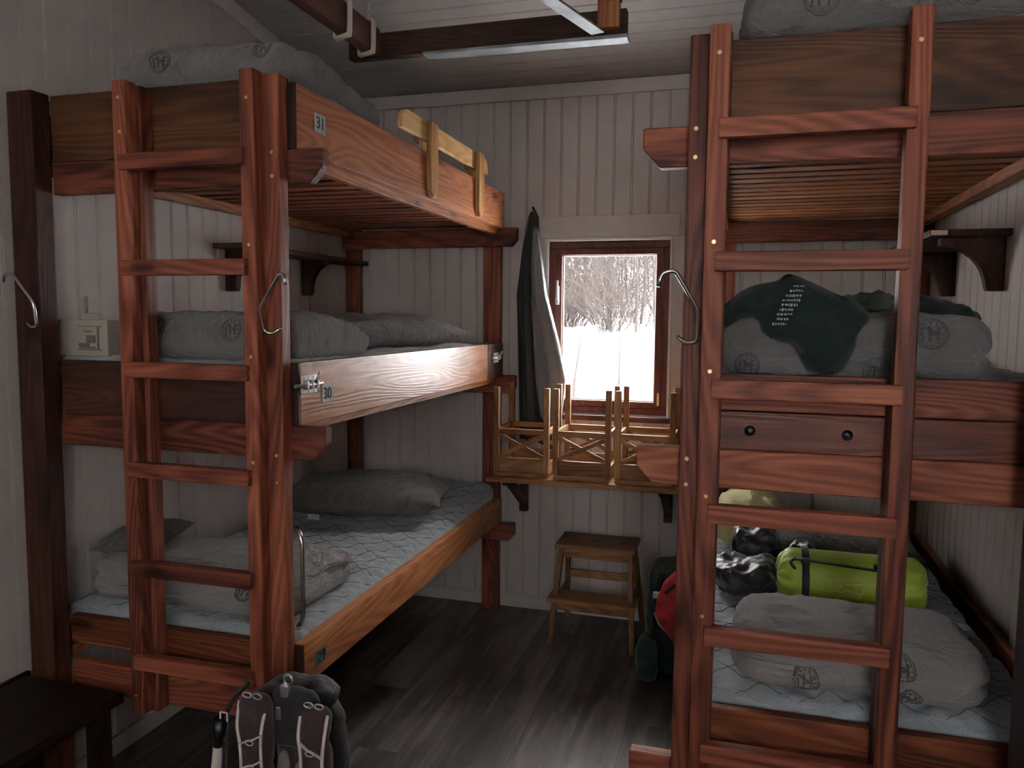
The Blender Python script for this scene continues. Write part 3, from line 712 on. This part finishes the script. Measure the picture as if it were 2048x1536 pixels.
# ------------------------------------------------------------------ clothes and bags on the right bunk
def yf(x, z):
    return 2.012 if z < 1.60 else 2.012+(z-1.60)*.55
sh = inflate([(-.065, 1.625), (-.03, 1.675), (.02, 1.712), (.085, 1.728), (.113, 1.745), (.16, 1.728), (.225, 1.695), (.275, 1.668), (.298, 1.638), (.272, 1.60), (.262, 1.555), (.235, 1.508), (.19, 1.498), (.155, 1.52), (.132, 1.565), (.09, 1.578), (.055, 1.60), (.04, 1.635), (0, 1.632), (-.035, 1.612)], yf, .036, seed=2, amp=.017)
sh = part('shirt', sh, M['shirt'], None, True); recenter(sh); tag(sh, 'very dark green shirt draped over the duvet on the right middle bunk', 'shirt')
bv = bvh_of(sh); bm = bmesh.new(); rr = random.Random(3)
for row in range(9):
    zc = 1.712-row*.0115; xc = .135-row*.0055; w = rr.uniform(.018, .042); x = xc-w/2
    while x < xc+w/2:
        ww = rr.uniform(.002, .007); hh = rr.uniform(.003, .007); h = bv.ray_cast(Vector((x+ww/2, 1.8, zc)), Vector((0, 1, 0)))
        if h[0] is not None: add_box(bm, x, x+ww*.8, h[0].y-.0012, h[0].y+.001, zc-hh/2, zc+hh/2)
        x += ww+.0012
part('print', bm, M['whitepaint'], sh, label='rows of tiny white print')
o = part('towel', soft(.27, .47, 2.36, 2.60, 1.60, 1.695, (.07, .09, .04), amp=.03, freq=9, seed=21, fine=.008, step=.009), M['green'], None, True); recenter(o); tag(o, 'crumpled forest green cloth lying behind the dark shirt', 'cloth')
o = part('jacket', soft(.43, .60, 2.22, 2.45, 1.60, 1.675, (.08, .08, .035), amp=.03, freq=10, seed=22, fine=.008, step=.009), M['shirt'], None, True); recenter(o); tag(o, 'crumpled dark green garment right of the ladder on the middle duvet', 'garment')

# lime sleeping bag
bagx0, bagx1, by, bz, br_ = .15, .60, 2.72, .774, .092
sb = thing('sleeping_bag', (.37, by, bz-br_), 'lime green sleeping bag in a stuff sack with black straps', 'sleeping bag')
bm = bmesh.new(); NX, NA = 60, 64; ring = []
for i in range(NX+1):
    t = i/NX; x = bagx0+(bagx1-bagx0)*t; e = min(t, 1-t)*(bagx1-bagx0)/.045
    r = br_*(math.sqrt(max(0, 1-(1-min(1, e))**2))*.75+.25 if e < 1 else 1.0)
    ring.append([bm.verts.new((x+.01*fbm((a*.3, t, 2), 2)*(e < 1), by+r*(1+(.05*math.sin(a*math.pi*2/NA*14)*(max(0, 1-e*.55)) if e < 2 else 0)+.015*fbm((x*3, a*.2, 0), 2))*math.cos(a*2*math.pi/NA), bz+r*(1+(.05*math.sin(a*math.pi*2/NA*14)*max(0, 1-e*.55) if e < 2 else 0)+.02*fbm((x*3, a*.2, 4), 2))*math.sin(a*2*math.pi/NA))) for a in range(NA)])
for i in range(NX):
    for a in range(NA): bm.faces.new((ring[i][a], ring[i][(a+1) % NA], ring[i+1][(a+1) % NA], ring[i+1][a]))
bm.faces.new(ring[0]); bm.faces.new(ring[-1][::-1])
sack = part('stuff_sack', bm, M['lime'], sb, True)
for xs in (.232, .475):
    bm = bmesh.new(); A = []
    for k in range(40):
        a = k*2*math.pi/40; rr_ = br_*1.02+.0025
        A.append([bm.verts.new((xs+q, by+(rr_+w)*math.cos(a), bz+(rr_+w)*math.sin(a))) for q, w in ((-.0115, 0), (.0115, 0), (.0115, .003), (-.0115, .003))])
    for k in range(40):
        for q in range(4): bm.faces.new((A[k][q], A[k][(q+1) % 4], A[(k+1) % 40][(q+1) % 4], A[(k+1) % 40][q]))
    part('strap', bm, M['black'], sb)
def bagpt(x, ang, h=.003): return Vector((x, by-(br_*1.02+h)*math.cos(ang), bz+(br_*1.02+h)*math.sin(ang)))
bm = bmesh.new()
P = [bagpt(.19+.33*k/14, math.radians(52-1.0*k)) for k in range(15)]; add_tube(bm, P, .0125, 8, flat=.25)
add_tube(bm, smoothpath([bagpt(.20, math.radians(54)), bagpt(.185, math.radians(42), .006), bagpt(.20, math.radians(30), .003)]), .005, 6)
part('strap', bm, M['black'], sb, True)
for x in (.232, .45): part('buckle', box(x-.015, x+.015, by-.075, by-.055, bz+.062, bz+.082, .004), M['black'], sb)
bm = bmesh.new()
def bst(pp, r=.0012): add_tube(bm, [bagpt(x, (z-.758)/br_, .0015) for x, z in pp], r, 5)
c0 = (.335, .768); bst([(c0[0]+.02*math.cos(a*math.pi/12), c0[1]+.02*math.sin(a*math.pi/12)) for a in range(2, 23)], .0016); bst([(c0[0]+.012*math.cos(a*math.pi/8), c0[1]+.012*math.sin(a*math.pi/8)) for a in range(17)])
bst([(c0[0]+.019, .774), (.37, .774), (.405, .778), (.405, .748), (.37, .75), (c0[0]+.019, .758)], .0016); bst([(c0[0]-.006, .768), (c0[0]+.006, .768)], .002); bst([(c0[0], .762), (c0[0], .774)], .002)
for k in range(4): bst([(.298+.006*k, .745), (.298+.006*k, .785)], .0009)
for k in range(3): bst([(.385, .742-.007*k), (.40, .742-.007*k)], .0008)
part('emblem', bm, M['orange'], sb, label='orange outlined keyhole-shaped print')
bm = bmesh.new()
for xx, zz in ((.368, .755), (.376, .755), (.368, .764), (.376, .764)): add_box(bm, xx, xx+.006, bagpt(xx, (zz-.755)/br_, .002).y-.001, bagpt(xx, (zz-.755)/br_, .002).y+.002, zz, zz+.006)
part('print', bm, M['whitepaint'], sb)

def crumple(x0, x1, y0, y1, z0, z1, seed, amp, freq, step=.008, rad=None):
    bm = soft(x0, x1, y0, y1, z0, z1, rad or ((x1-x0)*.42, (y1-y0)*.42, (z1-z0)*.6), amp=0, step=step, seed=seed)
    c = Vector(((x0+x1)/2, (y0+y1)/2, z0))
    for v in bm.verts:
        p = v.co+Vector((seed*2.1, seed, 0)); rd = noise.ridged_multi_fractal(p*freq*1.05, 1.0, 2.2, 3, 1.0, 2.0)-1.0
        d = (v.co-c); 
        if v.co.z > z0+.004 and d.length > 0: v.co += d.normalized()*amp*rd
        v.co.z = max(z0, v.co.z)
    return bm
o = part('jacket', crumple(-.065, .175, 2.66, 2.95, .676, .80, 4, .03, 8), M['blackshine'], None, True); recenter(o); tag(o, 'crumpled shiny black jacket left of the lime sleeping bag', 'jacket')
o = part('trousers', crumple(.0, .17, 2.96, 3.16, .676, .855, 7, .03, 9), M['blackshine'], None, True); recenter(o); tag(o, 'heap of black trousers behind the shiny black jacket', 'trousers')
o = part('glove', crumple(.19, .30, 2.90, 3.04, .676, .82, 9, .022, 13, .006), M['blackshine'], None, True); recenter(o); tag(o, 'small crumpled black glove behind the left end of the lime sack', 'glove')
o = part('bag', crumple(.50, .66, 2.92, 3.1, .676, .80, 13, .02, 10, .008), M['black'], None, True); recenter(o); tag(o, 'small black bag at the right end of the lime sleeping bag', 'bag')
o = part('down_jacket', crumple(-.085, .20, 3.22, 3.58, .684, .90, 5, .03, 5, .009), M['yellow'], None, True); recenter(o); tag(o, 'pale yellow down jacket heaped at the head of the right bottom bunk', 'jacket')

# ------------------------------------------------------------------ wall shelves
def wall_shelf(x_wall, s, x_edge, y0, y1, z, ys, label, depth, drop=.19):
    t = thing('wall_shelf', (x_wall, (y0+y1)/2, z-.2), label, 'shelf')
    part('shelf_board', box(*sorted((x_wall+.001*s, x_edge)), y0, y1, z-.022, z, .003), W['darky'], t)
    for y in ys:
        dx = depth; r = dx*.78; pts = [(x_wall+.001*s, z-.0225), (x_wall+dx*s, z-.0225), (x_wall+dx*s, z-.045)]
        cx_, cz_ = x_wall+dx*s, z-drop
        for k in range(9):
            a = math.pi/2*k/8; pts.append((x_wall+s*(dx-(dx-.055)*math.sin(a)), z-drop+(drop-.05)*math.cos(a)))
        pts += [(x_wall+s*.05, z-drop-.012), (x_wall+.001*s, z-drop-.012)]
        part('bracket', prism(pts, 1, y, y+.035, .002), W['darkz'], t)
    return t
wall_shelf(WX0, 1, -2.02, 2.88, 4.03, 1.935, (2.96, 3.58), 'dark wooden wall shelf on curved brackets above the left middle bunk', .14)
ws = wall_shelf(WX1, -1, .60, 2.92, 3.95, 1.935, (2.98, 3.60), 'dark wooden wall shelf on curved brackets above the right middle bunk', .2)
part('label_sticker', box(.602, .652, 2.9175, 2.919, 1.916, 1.932, .0005), M['label'], ws, label='small cream sticker')

# cardboard box and wall outlet on the left
bx = thing('cardboard_box', (-2.02, 2.08, 1.494), 'small grey-brown carton with a printed drawing at the left end of the middle bunk', 'box')
part('carton', box(-2.125, -1.927, 2.02, 2.12, 1.494, 1.608, .002), M['card'], bx)
bm = bmesh.new()
for a in ((-2.045, -1.95, .002, 1.512, 1.516), (-2.045, -1.95, .002, 1.587, 1.59), (-1.967, -1.96, .002, 1.516, 1.588), (-2.04, -2.0, .002, 1.52, 1.535), (-2.01, -1.975, .002, 1.535, 1.56), (-2.018, -1.99, .002, 1.57, 1.575), (-2.035, -1.975, .002, 1.518, 1.523)): add_box(bm, a[0], a[1], 2.0175, 2.0196, a[3], a[4])
part('print', bm, M['inkgrey'], bx)
ol = part('wall_outlet', box(WX0+.001, WX0+.012, 2.19, 2.25, 1.63, 1.69, .003), M['plastic'], None); recenter(ol); tag(ol, 'small white outlet on the left wall above the carton', 'outlet')

# ------------------------------------------------------------------ wall table with stools
TZ = .838
tb = thing('wall_table', (-.7, 3.9, TZ-.24), 'narrow wooden wall table on brackets under the window', 'table')
part('tabletop', box(-1.195, -.20, 3.65, 4.112, TZ-.026, TZ, .003), W['stoolx'], tb)
for x in (-1.115, -.33):
    bk = part('bracket', box(x-.022, x+.022, 4.07, 4.112, .565, TZ-.027, .003), W['darkz'], tb)
    bm = bmesh.new(); add_beam(bm, (x, 4.075, .62), (x, 3.79, TZ-.045), .035, .035); part('brace', bm, W['darky'], bk)
    part('arm', box(x-.02, x+.02, 3.74, 4.069, TZ-.062, TZ-.0265, .002), W['darky'], bk)
def build_stool(loc, label):
    """side frames with crossed braces; stands upside down, seat on the table"""
    t = thing('stool', loc, label, 'stool', 'stools upside down on the wall table')
    w, d, H = .285, .30, .447
    part('seat', box(-w/2+.004, w/2-.004, -.004+.0, d+.004, .0005, .022, .004), W['stoolx'], t, local=True)
    for x in (-w/2+.014, w/2-.014):
        for y in (.014, d-.014):
            lg = part('leg', box(x-.014, x+.014, y-.014, y+.014, .0225, H, .003), W['stoolz'], t, local=True)
    for y in (.014, d-.014):
        part('apron', box(-w/2+.028, w/2-.028, y-.009, y+.009, .023, .094, .002), W['stoolx'], t, local=True)
        part('rail', box(-w/2+.028, w/2-.028, y-.009, y+.009, .212, .24, .002), W['stoolx'], t, local=True)
        for s in (1, -1):
            bm = bmesh.new(); add_beam(bm, (-(w/2-.03), y+s*.0, .10 if s > 0 else .205), (w/2-.03, y+s*.0, .205 if s > 0 else .10), *((.021, .012) if s > 0 else (.021, .011)), (0, 1, 0)); part('cross_brace', bm, W['stoolx'], t, local=True)
    for x in (-w/2+.014, w/2-.014):
        part('side_rail', box(x-.008, x+.008, .028, d-.028, .212, .24, .002), W['stooly'], t, local=True)
        part('side_rail', box(x-.008, x+.008, .028, d-.028, .023, .07, .002), W['stooly'], t, local=True)
    return t
s1 = build_stool((-1.024, 3.682, TZ), 'upturned wooden stool with crossed braces, left of three on the wall table')
dup(s1, (-.719, 3.680, TZ), 'upturned wooden stool with crossed braces, middle of three on the wall table')
dup(s1, (-.415, 3.682, TZ), 'upturned wooden stool half hidden behind the right bunk, right of three on the wall table')

# ------------------------------------------------------------------ step stool
ss = thing('step_stool', (-.655, 3.88, 0), 'two-step wooden step stool standing on the floor under the wall table', 'step stool')
def P3(x, y, z): return (-.655+x, y, z)
part('top_step', box(-.655-.20, -.655+.20, 3.73, 3.98, .478, .5, .005), W['stoolx'], ss)
bm = bmesh.new(); add_box(bm, -.655-.035, -.655+.035, 3.845, 3.865, .5002, .5012, 0); part('hand_hole', bm, M['iron'], ss, label='dark slot in the top step')
for s in (-1, 1):
    bm = bmesh.new(); add_beam(bm, P3(s*.205, 3.675, .004), P3(s*.172, 3.775, .477), .036, .024, (1, 0, 0)); part('front_leg', bm, W['stoolz'], ss)
    bm = bmesh.new(); add_beam(bm, P3(s*.205, 4.085, .004), P3(s*.172, 3.935, .477), .036, .024, (1, 0, 0)); part('back_leg', bm, W['stoolz'], ss)
    bm = bmesh.new(); add_beam(bm, P3(s*.185, 3.76, .215), P3(s*.185, 4.02, .215), .02, .035); part('side_brace', bm, W['stooly'], ss)
part('lower_step', box(-.655-.218, -.655+.218, 3.645, 3.80, .228, .25, .005), W['stoolx'], ss)
part('rail', box(-.655-.165, -.655+.165, 3.762, 3.78, .43, .476, .003), W['stoolx'], ss)
part('rail', box(-.655-.18, -.655+.18, 3.70, 3.718, .175, .227, .003), W['stoolx'], ss)
part('rail', box(-.655-.18, -.655+.18, 4.0, 4.018, .25, .29, .003), W['stoolx'], ss)

# ------------------------------------------------------------------ coat on the wall
ct = thing('long_coat', (-1.05, 4.08, .9), 'long dark coat hanging on the wall left of the window', 'coat')
def loft(secs, ph, k=9, amp=.18, N=48):
    bm = bmesh.new(); R = []
    S = []
    for i in range(len(secs)-1):
        a, b_ = secs[i], secs[i+1]
        for j in range(8): t = j/8; S.append([a[q]*(1-t)+b_[q]*t for q in range(5)])
    S.append(list(secs[-1]))
    for z, xc, yc, hw, hd in S:
        R.append([bm.verts.new((xc+hw*math.cos(2*math.pi*j/N)*(1+.03*math.sin(j*.9+z*4)), yc+hd*math.sin(2*math.pi*j/N)*(1+amp*math.sin(k*2*math.pi*j/N+ph+z*1.6+1.2*fbm((j*.13, z*2, ph), 1))), z+.004*math.sin(j*.7))) for j in range(N)])
    for i in range(len(R)-1):
        for j in range(N): bm.faces.new((R[i][j], R[i][(j+1) % N], R[i+1][(j+1) % N], R[i+1][j]))
    bm.faces.new(R[0]); bm.faces.new(R[-1][::-1]); return bm
part('coat_body', loft([(2.195, -1.08, 4.09, .014, .012), (2.16, -1.078, 4.085, .03, .022), (2.0, -1.083, 4.07, .048, .035), (1.75, -1.085, 4.05, .072, .045), (1.5, -1.07, 4.06, .08, .04), (1.2, -1.055, 4.065, .086, .042), (.97, -1.045, 4.065, .09, .042)], .4, 7, .22), M['coatdark'], ct, True)
part('coat_sheen', loft([(2.10, -1.058, 4.05, .012, .012), (1.95, -1.045, 4.035, .030, .022), (1.75, -1.025, 4.015, .044, .03), (1.5, -.985, 4.03, .070, .03), (1.30, -.955, 4.025, .082, .03), (1.12, -.95, 4.025, .060, .03), (1.04, -.948, 4.025, .03, .02)], 1.3, 5, .25), M['coatsheen'], ct, True, label='coat front with its grey sheen painted in')  # sheen of the dark coat, painted as a separate grey piece
part('wall_peg', tube([(-1.08, 4.128, 2.205), (-1.08, 4.10, 2.205), (-1.08, 4.08, 2.215)], .006, 8), M['iron'], ct, True)

# ------------------------------------------------------------------ rucksack and red pad on the floor behind the right post
rk = thing('rucksack', (-.24, 3.55, 0), 'dark green rucksack leaning behind the right bunk post on the floor', 'rucksack')
part('pack_body', soft(-.375, -.145, 3.43, 3.68, 0.0, .545, (.11, .11, .12), amp=.018, freq=6, seed=31), M['packgreen'], rk, True)
part('pocket', soft(-.395, -.30, 3.36, 3.50, .01, .21, (.04, .05, .05), amp=.02, freq=9, seed=32), M['packgreen'], rk, True)
part('shoulder_strap', tube(smoothpath([(-.30, 3.44, .50), (-.31, 3.405, .42), (-.315, 3.405, .32), (-.33, 3.43, .2)]), .014, 8, flat=.4), M['black'], rk, True)
part('buckle', box(-.33, -.30, 3.385, 3.40, .40, .43, .004), M['steel'], rk)
rs = part('pad', prism([(-.148, .61), (-.22, .585), (-.27, .53), (-.298, .46), (-.305, .40), (-.287, .355), (-.222, .29), (-.20, .24), (-.19, 0), (-.148, 0)], 1, 3.22, 3.252, .008), M['redfab'], None); recenter(rs)

tag(rs, 'red speckled pad half hidden by the right bunk post, in front of the rucksack', 'pad')
bm = bmesh.new(); add_beam(bm, (-.262, 3.2185, .488), (-.222, 3.2185, .53), .004, .014, (1, 0, -1), 0); part('pad_slot', bm, M['ink'], rs)
part('pad_edge', tube([(-.306, 3.236, .395), (-.289, 3.236, .35), (-.224, 3.236, .286), (-.203, 3.236, .24)], .004, 6), M['plastic'], rs, True)

# ------------------------------------------------------------------ backpack by the left ladder
bp_ = thing('backpack', (-.96, 1.56, 0), 'black hiking backpack with light grey ladder webbing, standing before the left bunk', 'backpack')
part('pack_body', soft(-1.07, -.855, 1.50, 1.63, 0.0, .745, (.08, .07, .07), amp=.014, freq=6, seed=41), M['black'], bp_, True)
part('lid', soft(-1.06, -.86, 1.465, 1.60, .715, .79, (.07, .07, .036), amp=.016, freq=9, seed=42, flatbottom=False), M['black'], bp_, True)
pn = part('back_panel', soft(-.985, -.88, 1.475, 1.51, .2, .70, (.02, .012, .02), amp=.004, freq=9, seed=43), M['maroon'], bp_, True)
for k, (x, z) in enumerate([(-.955, .62), (-.915, .60), (-.955, .50), (-.915, .48), (-.935, .55)]):
    pts = [(x+.014*math.cos(a*math.pi/6), z+.034*math.sin(a*math.pi/6)) for a in range(12)]; part('mesh_pad', prism(pts, 1, 1.466, 1.476, .002), M['mesh'], pn)
part('hood_flap', soft(-.99, -.872, 1.452, 1.50, .665, .80, (.02, .02, .03), amp=.01, freq=9, seed=44), M['black'], bp_, True)
def harness(xt, xb, mirror):
    """padded shoulder strap with ladder webbing and two rungs"""
    st = part('shoulder_strap', soft(min(xt, xb)-.035, max(xt, xb)+.035, 1.425, 1.462, .25, .79, (.02, .015, .03), amp=.006, freq=8, seed=45+int(mirror), top=None), M['maroon'], bp_, True)
    bm = bmesh.new(); z1, z0 = .775, .26; e = []
    for s in (-1, 1):
        pth = smoothpath([(xt+s*.033, 1.432, z1-(.012 if s*mirror > 0 else 0)), (xt+s*.031, 1.419, z1-.05), ((xt+xb)/2+s*.026, 1.417, z1-.10), (xb+s*.027, 1.416, z1-.2), (xb+s*.027, 1.416, z0)], 6)
        add_tube(bm, pth, .0042, 8, flat=.6)
    for zz in (.70, .642, .58, .51):
        sl = mirror*.014
        pth = smoothpath([(xb-.027, 1.414, zz-sl), (xb-.008, 1.411, zz-sl*.2), (xb+.008, 1.411, zz+sl*.2), (xb+.027, 1.414, zz+sl)], 5)
        add_tube(bm, pth, .0042, 6, flat=.5); lp = [(xb+.010*math.cos(a*math.pi/5), 1.4085, zz-.004+.006*math.sin(a*math.pi/5)) for a in range(10)]; add_tube(bm, lp, .0014, 5, True)
    part('ladder_webbing', bm, M['web'], st, True)
    bm = bmesh.new()
    for dx in (-.012, .014):
        lp = [(xt+dx+.011*math.cos(a*math.pi/5), 1.43, .792+.006*math.sin(a*math.pi/5)) for a in range(10)]; add_tube(bm, lp, .002, 6, True)
    part('buckle', bm, M['steel'], st, True)
    return st
s_ = harness(-1.008, -1.002, 1); harness(-.855, -.853, -1)
bm = text_bm('OSPREY', .011, (-1.0, 1.409, .612), (.9, 0, .44), (-.44, 0, .9), .0004); part('print', bm, M['inkgrey'], s_)
bm = bmesh.new(); add_tube(bm, [(-.935+.010*math.cos(a*math.pi/5), 1.46, .825+.012*math.sin(a*math.pi/5)) for a in range(10)], .003, 6, True); add_box(bm, -.952, -.93, 1.452, 1.462, .785, .815, .003); add_tube(bm, [(-.942+.008*math.cos(a*math.pi/5), 1.455, .80+.018*math.sin(a*math.pi/5)) for a in range(10)], .0025, 6, True); add_box(bm, -.962, -.948, 1.448, 1.453, .735, .765, .002)
part('buckle', bm, M['steel'], bp_, True, label='silvery load buckle on the lid')
part('compression_strap', tube(smoothpath([(-1.04, 1.47, .80), (-1.075, 1.455, .76), (-1.092, 1.45, .70), (-1.10, 1.45, .5)]), .013, 8, flat=.4), M['black'], bp_, True)
bm = bmesh.new(); add_tube(bm, corner_path([(-1.098, 1.44, .736), (-1.08, 1.44, .736), (-1.08, 1.44, .716), (-1.098, 1.44, .716), (-1.098, 1.44, .736)], .002), .002, 6); part('buckle', bm, M['plastic'], bp_, True)
pole = part('hiking_pole', tube([(-1.115, 1.44, .0), (-1.095, 1.44, .30), (-1.112, 1.44, .62)] if False else [(-1.19, 1.44, 0), (-1.105, 1.44, .66)], .011, 12), M['web'], None, True); recenter(pole); tag(pole, 'pale hiking pole standing left of the black backpack', 'pole')
part('joint', tube([(-1.131, 1.44, .46), (-1.1205, 1.44, .54)], .0128, 12), M['iron'], pole, True)
part('grip', tube([(-1.1055, 1.44, .656), (-1.097, 1.44, .72)], [.013, .017], 12), M['iron'], pole, True)

# ------------------------------------------------------------------ bench at the lower left, panel at the right edge
bn = thing('bench', (-1.98, 1.5, 0), 'dark wooden bench against the left wall in the lower left corner', 'bench')
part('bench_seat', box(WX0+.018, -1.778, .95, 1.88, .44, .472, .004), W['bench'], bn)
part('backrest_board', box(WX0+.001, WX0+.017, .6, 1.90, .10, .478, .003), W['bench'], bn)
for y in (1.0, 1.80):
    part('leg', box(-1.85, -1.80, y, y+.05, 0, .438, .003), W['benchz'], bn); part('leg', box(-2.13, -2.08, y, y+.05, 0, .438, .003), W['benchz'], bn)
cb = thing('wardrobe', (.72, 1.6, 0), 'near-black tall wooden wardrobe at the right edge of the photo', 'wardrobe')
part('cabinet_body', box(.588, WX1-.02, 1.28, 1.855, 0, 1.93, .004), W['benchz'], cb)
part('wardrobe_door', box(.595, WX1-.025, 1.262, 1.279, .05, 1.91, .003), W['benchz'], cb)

# ------------------------------------------------------------------ hanging frame under the ceiling
hf = thing('drying_rack', (-.93, 2.75, 2.6), 'dark wooden drying frame hung from the sloped ceiling with rope', 'drying rack')
part('cross_bar', box(-1.457, -.405, 2.75, 2.795, 2.597, 2.685, .004), W['enddark'], hf)
part('side_bar', box(-1.375, -1.325, .9, 2.749, 2.60, 2.695, .004), W['enddark'] if False else W['dark_side'] if 'dark_side' in W else W['darky'], hf)
part('side_bar', box(-.47, -.42, .9, 2.749, 2.70, 2.79, .004), W['darky'], hf)
part('hanger', box(-.50, -.425, 2.715, 2.749, 2.613, ceil_z(2.73)-.001, .003), W['orangez'], hf)
part('edge_strip', prism([(-1.15, 2.588), (-.40, 2.583), (-.40, 2.5965), (-1.15, 2.5965)], 1, 2.738, 2.80, .001), M['zinc'], hf)
bm = bmesh.new(); add_beam(bm, (-.497, 2.72, 2.60), (-.655, 2.20, 2.60), .05, .008); part('brace_strip', bm, M['zinc'], hf)
def rope(y, tilt):
    q = []
    for a, (x, z) in enumerate(((-1.385, 2.59), (-1.315, 2.59), (-1.313, 2.705), (-1.387, 2.705))): q.append((x, y+tilt*(a in (1, 2)), z))
    c = corner_path(q+[q[0], q[1]], .012, 4); return c
for y in (2.52, 2.70):
    bm = bmesh.new()
    for dy in (-.006, .006): add_tube(bm, [p+Vector((0, dy, 0)) for p in rope(y, -.03)], .0065, 8)
    part('rope_loop', bm, M['rope'], hf, True)
bm = bmesh.new(); zt = ceil_z(2.66)
nlk = int((zt-2.71)/.02)
for k in range(nlk):
    zc = 2.715+k*.02; o_ = [(-1.335+(.006*math.cos(a*math.pi/4) if k % 2 else 0), 2.675+(0 if k % 2 else .006*math.cos(a*math.pi/4)), zc+.0125*math.sin(a*math.pi/4)) for a in range(8)]; add_tube(bm, o_, .0018, 5, True)
part('chain', bm, M['steel'], hf, True)

# ------------------------------------------------------------------ outside: snow slope and bare trees
def hill(x, y): 
    t = max(0, min(1, (y-9)/26)); return .45+min(1, max(0, (y-5)/9))*.75+1.6*t*t*(3-2*t)+.12*fbm((x*.25, y*.25, 0), 1)
bm = bmesh.new(); G = {}
for i in range(41):
    for j in range(46):
        x = -40+i*1.6; y = 4.6+j*1.3; G[(i, j)] = bm.verts.new((x, y, hill(x, y) if y > 5 else .3))
for i in range(40):
    for j in range(45): bm.faces.new((G[(i, j)], G[(i+1, j)], G[(i+1, j+1)], G[(i, j+1)]))
sn = part('snow_ground', bm, M['snow'], None, True); sn['kind'] = 'structure'
def tree_mesh(seed, H, twigs):
    r = random.Random(seed); bm = bmesh.new()
    base = [(0, 0, -.3)]; x = y = 0
    for k in range(1, 9): x += r.uniform(-.08, .08); y += r.uniform(-.08, .08); base.append((x, y, H*k/8))
    add_tube(bm, base, [.026*(1-k/9.5)+.005 for k in range(9)], 5)
    def br(p, d, L, rad, lev):
        pts = [p]; dd = Vector(d)
        for k in range(3): dd = (dd+Vector((r.uniform(-.25, .25), r.uniform(-.25, .25), r.uniform(-.05, .25)))).normalized(); pts.append(pts[-1]+dd*L/3)
        add_tube(bm, pts, [rad, rad*.8, rad*.55, rad*.25], 3)
        if lev:
            for _ in range(twigs): k = r.randint(1, 3); br(pts[k], (dd+Vector((r.uniform(-.9, .9), r.uniform(-.9, .9), r.uniform(-.4, .5)))).normalized(), L*.5, rad*.5, lev-1)
    for _ in range(42):
        h = r.uniform(.12, .97); k = min(7, int(h*8)); p = Vector(base[k]).lerp(Vector(base[k+1]), h*8-k); a = r.uniform(0, 6.28)
        br(p, Vector((math.cos(a), math.sin(a), r.uniform(.2, .9))).normalized(), r.uniform(.6, 1.3)*(1.15-h*.6), .009, 2)
    bmesh.ops.recalc_face_normals(bm, faces=bm.faces); me = bpy.data.meshes.new('bare_tree'); bm.to_mesh(me); bm.free(); me.materials.append(M['bark']); return me
TM = [tree_mesh(50+k, 3.6+.4*k, 3) for k in range(5)]
rr = random.Random(5)
for k in range(130):
    y = 14+22*rr.random()**.8; xc = -.72*(y/4.13)*1.0; x = xc+rr.uniform(-1, 1)*y*.13
    o = bpy.data.objects.new('bare_tree', TM[k % 5]); C.objects.link(o); o.location = (x, y, hill(x, y)-.05); o.rotation_euler = (0, 0, rr.uniform(0, 6.28)); s = rr.uniform(.75, 1.2); o.scale = (s, s, s)
    tag(o, 'bare leafless tree on the snowy slope outside the window', 'tree', 'bare trees outside the window')
def shrub_mesh(seed):
    r = random.Random(seed); bm = bmesh.new()
    for _ in range(26):
        a = r.uniform(0, 6.28); p = Vector((.1*math.cos(a), .1*math.sin(a), -.1)); d = Vector((math.cos(a)*.5, math.sin(a)*.5, 1)); L = r.uniform(.7, 1.5)
        def grow(p, d, L, rad, lev):
            pts = [p]
            for k in range(3): d = (d+Vector((r.uniform(-.3, .3), r.uniform(-.3, .3), .05))).normalized(); pts.append(pts[-1]+d*L/3)
            add_tube(bm, pts, [rad, rad*.8, rad*.6, rad*.3], 3)
            if lev:
                for _ in range(4): grow(pts[r.randint(1, 3)], (d+Vector((r.uniform(-.9, .9), r.uniform(-.9, .9), r.uniform(-.2, .6)))).normalized(), L*.45, rad*.6, lev-1)
        grow(p, d.normalized(), L, .009, 2)
    bmesh.ops.recalc_face_normals(bm, faces=bm.faces); me = bpy.data.meshes.new('bare_shrub'); bm.to_mesh(me); bm.free(); me.materials.append(M['bark']); return me
SM = [shrub_mesh(80+k) for k in range(3)]
for k in range(34):
    y = 14+12*rr.random(); x = -.72*(y/4.13)+rr.uniform(-1, 1)*y*.12
    o = bpy.data.objects.new('bare_shrub', SM[k % 3]); C.objects.link(o); o.location = (x, y, hill(x, y)-.05); o.rotation_euler = (0, 0, rr.uniform(0, 6.28)); s = rr.uniform(.6, 1.1); o.scale = (s, s, s)
    tag(o, 'low leafless shrub in the snow among the trees outside the window', 'shrub', 'bare shrubs outside the window')
for (x, y, h, lean, lb) in ((-1.55, 7.4, .75, .10, 'thin leaning sapling stem in the snow outside the window, left one'), (-1.12, 7.6, .62, 0, 'thin upright sapling stem in the snow outside the window, right one')):
    o = part('sapling', tube([(x, y, hill(x, y)-.1), (x+lean*.3, y, hill(x, y)+h*.5), (x+lean, y, hill(x, y)+h+.1)], [.022, .013, .004], 6), M['bark'], None, True); recenter(o); tag(o, lb, 'sapling')
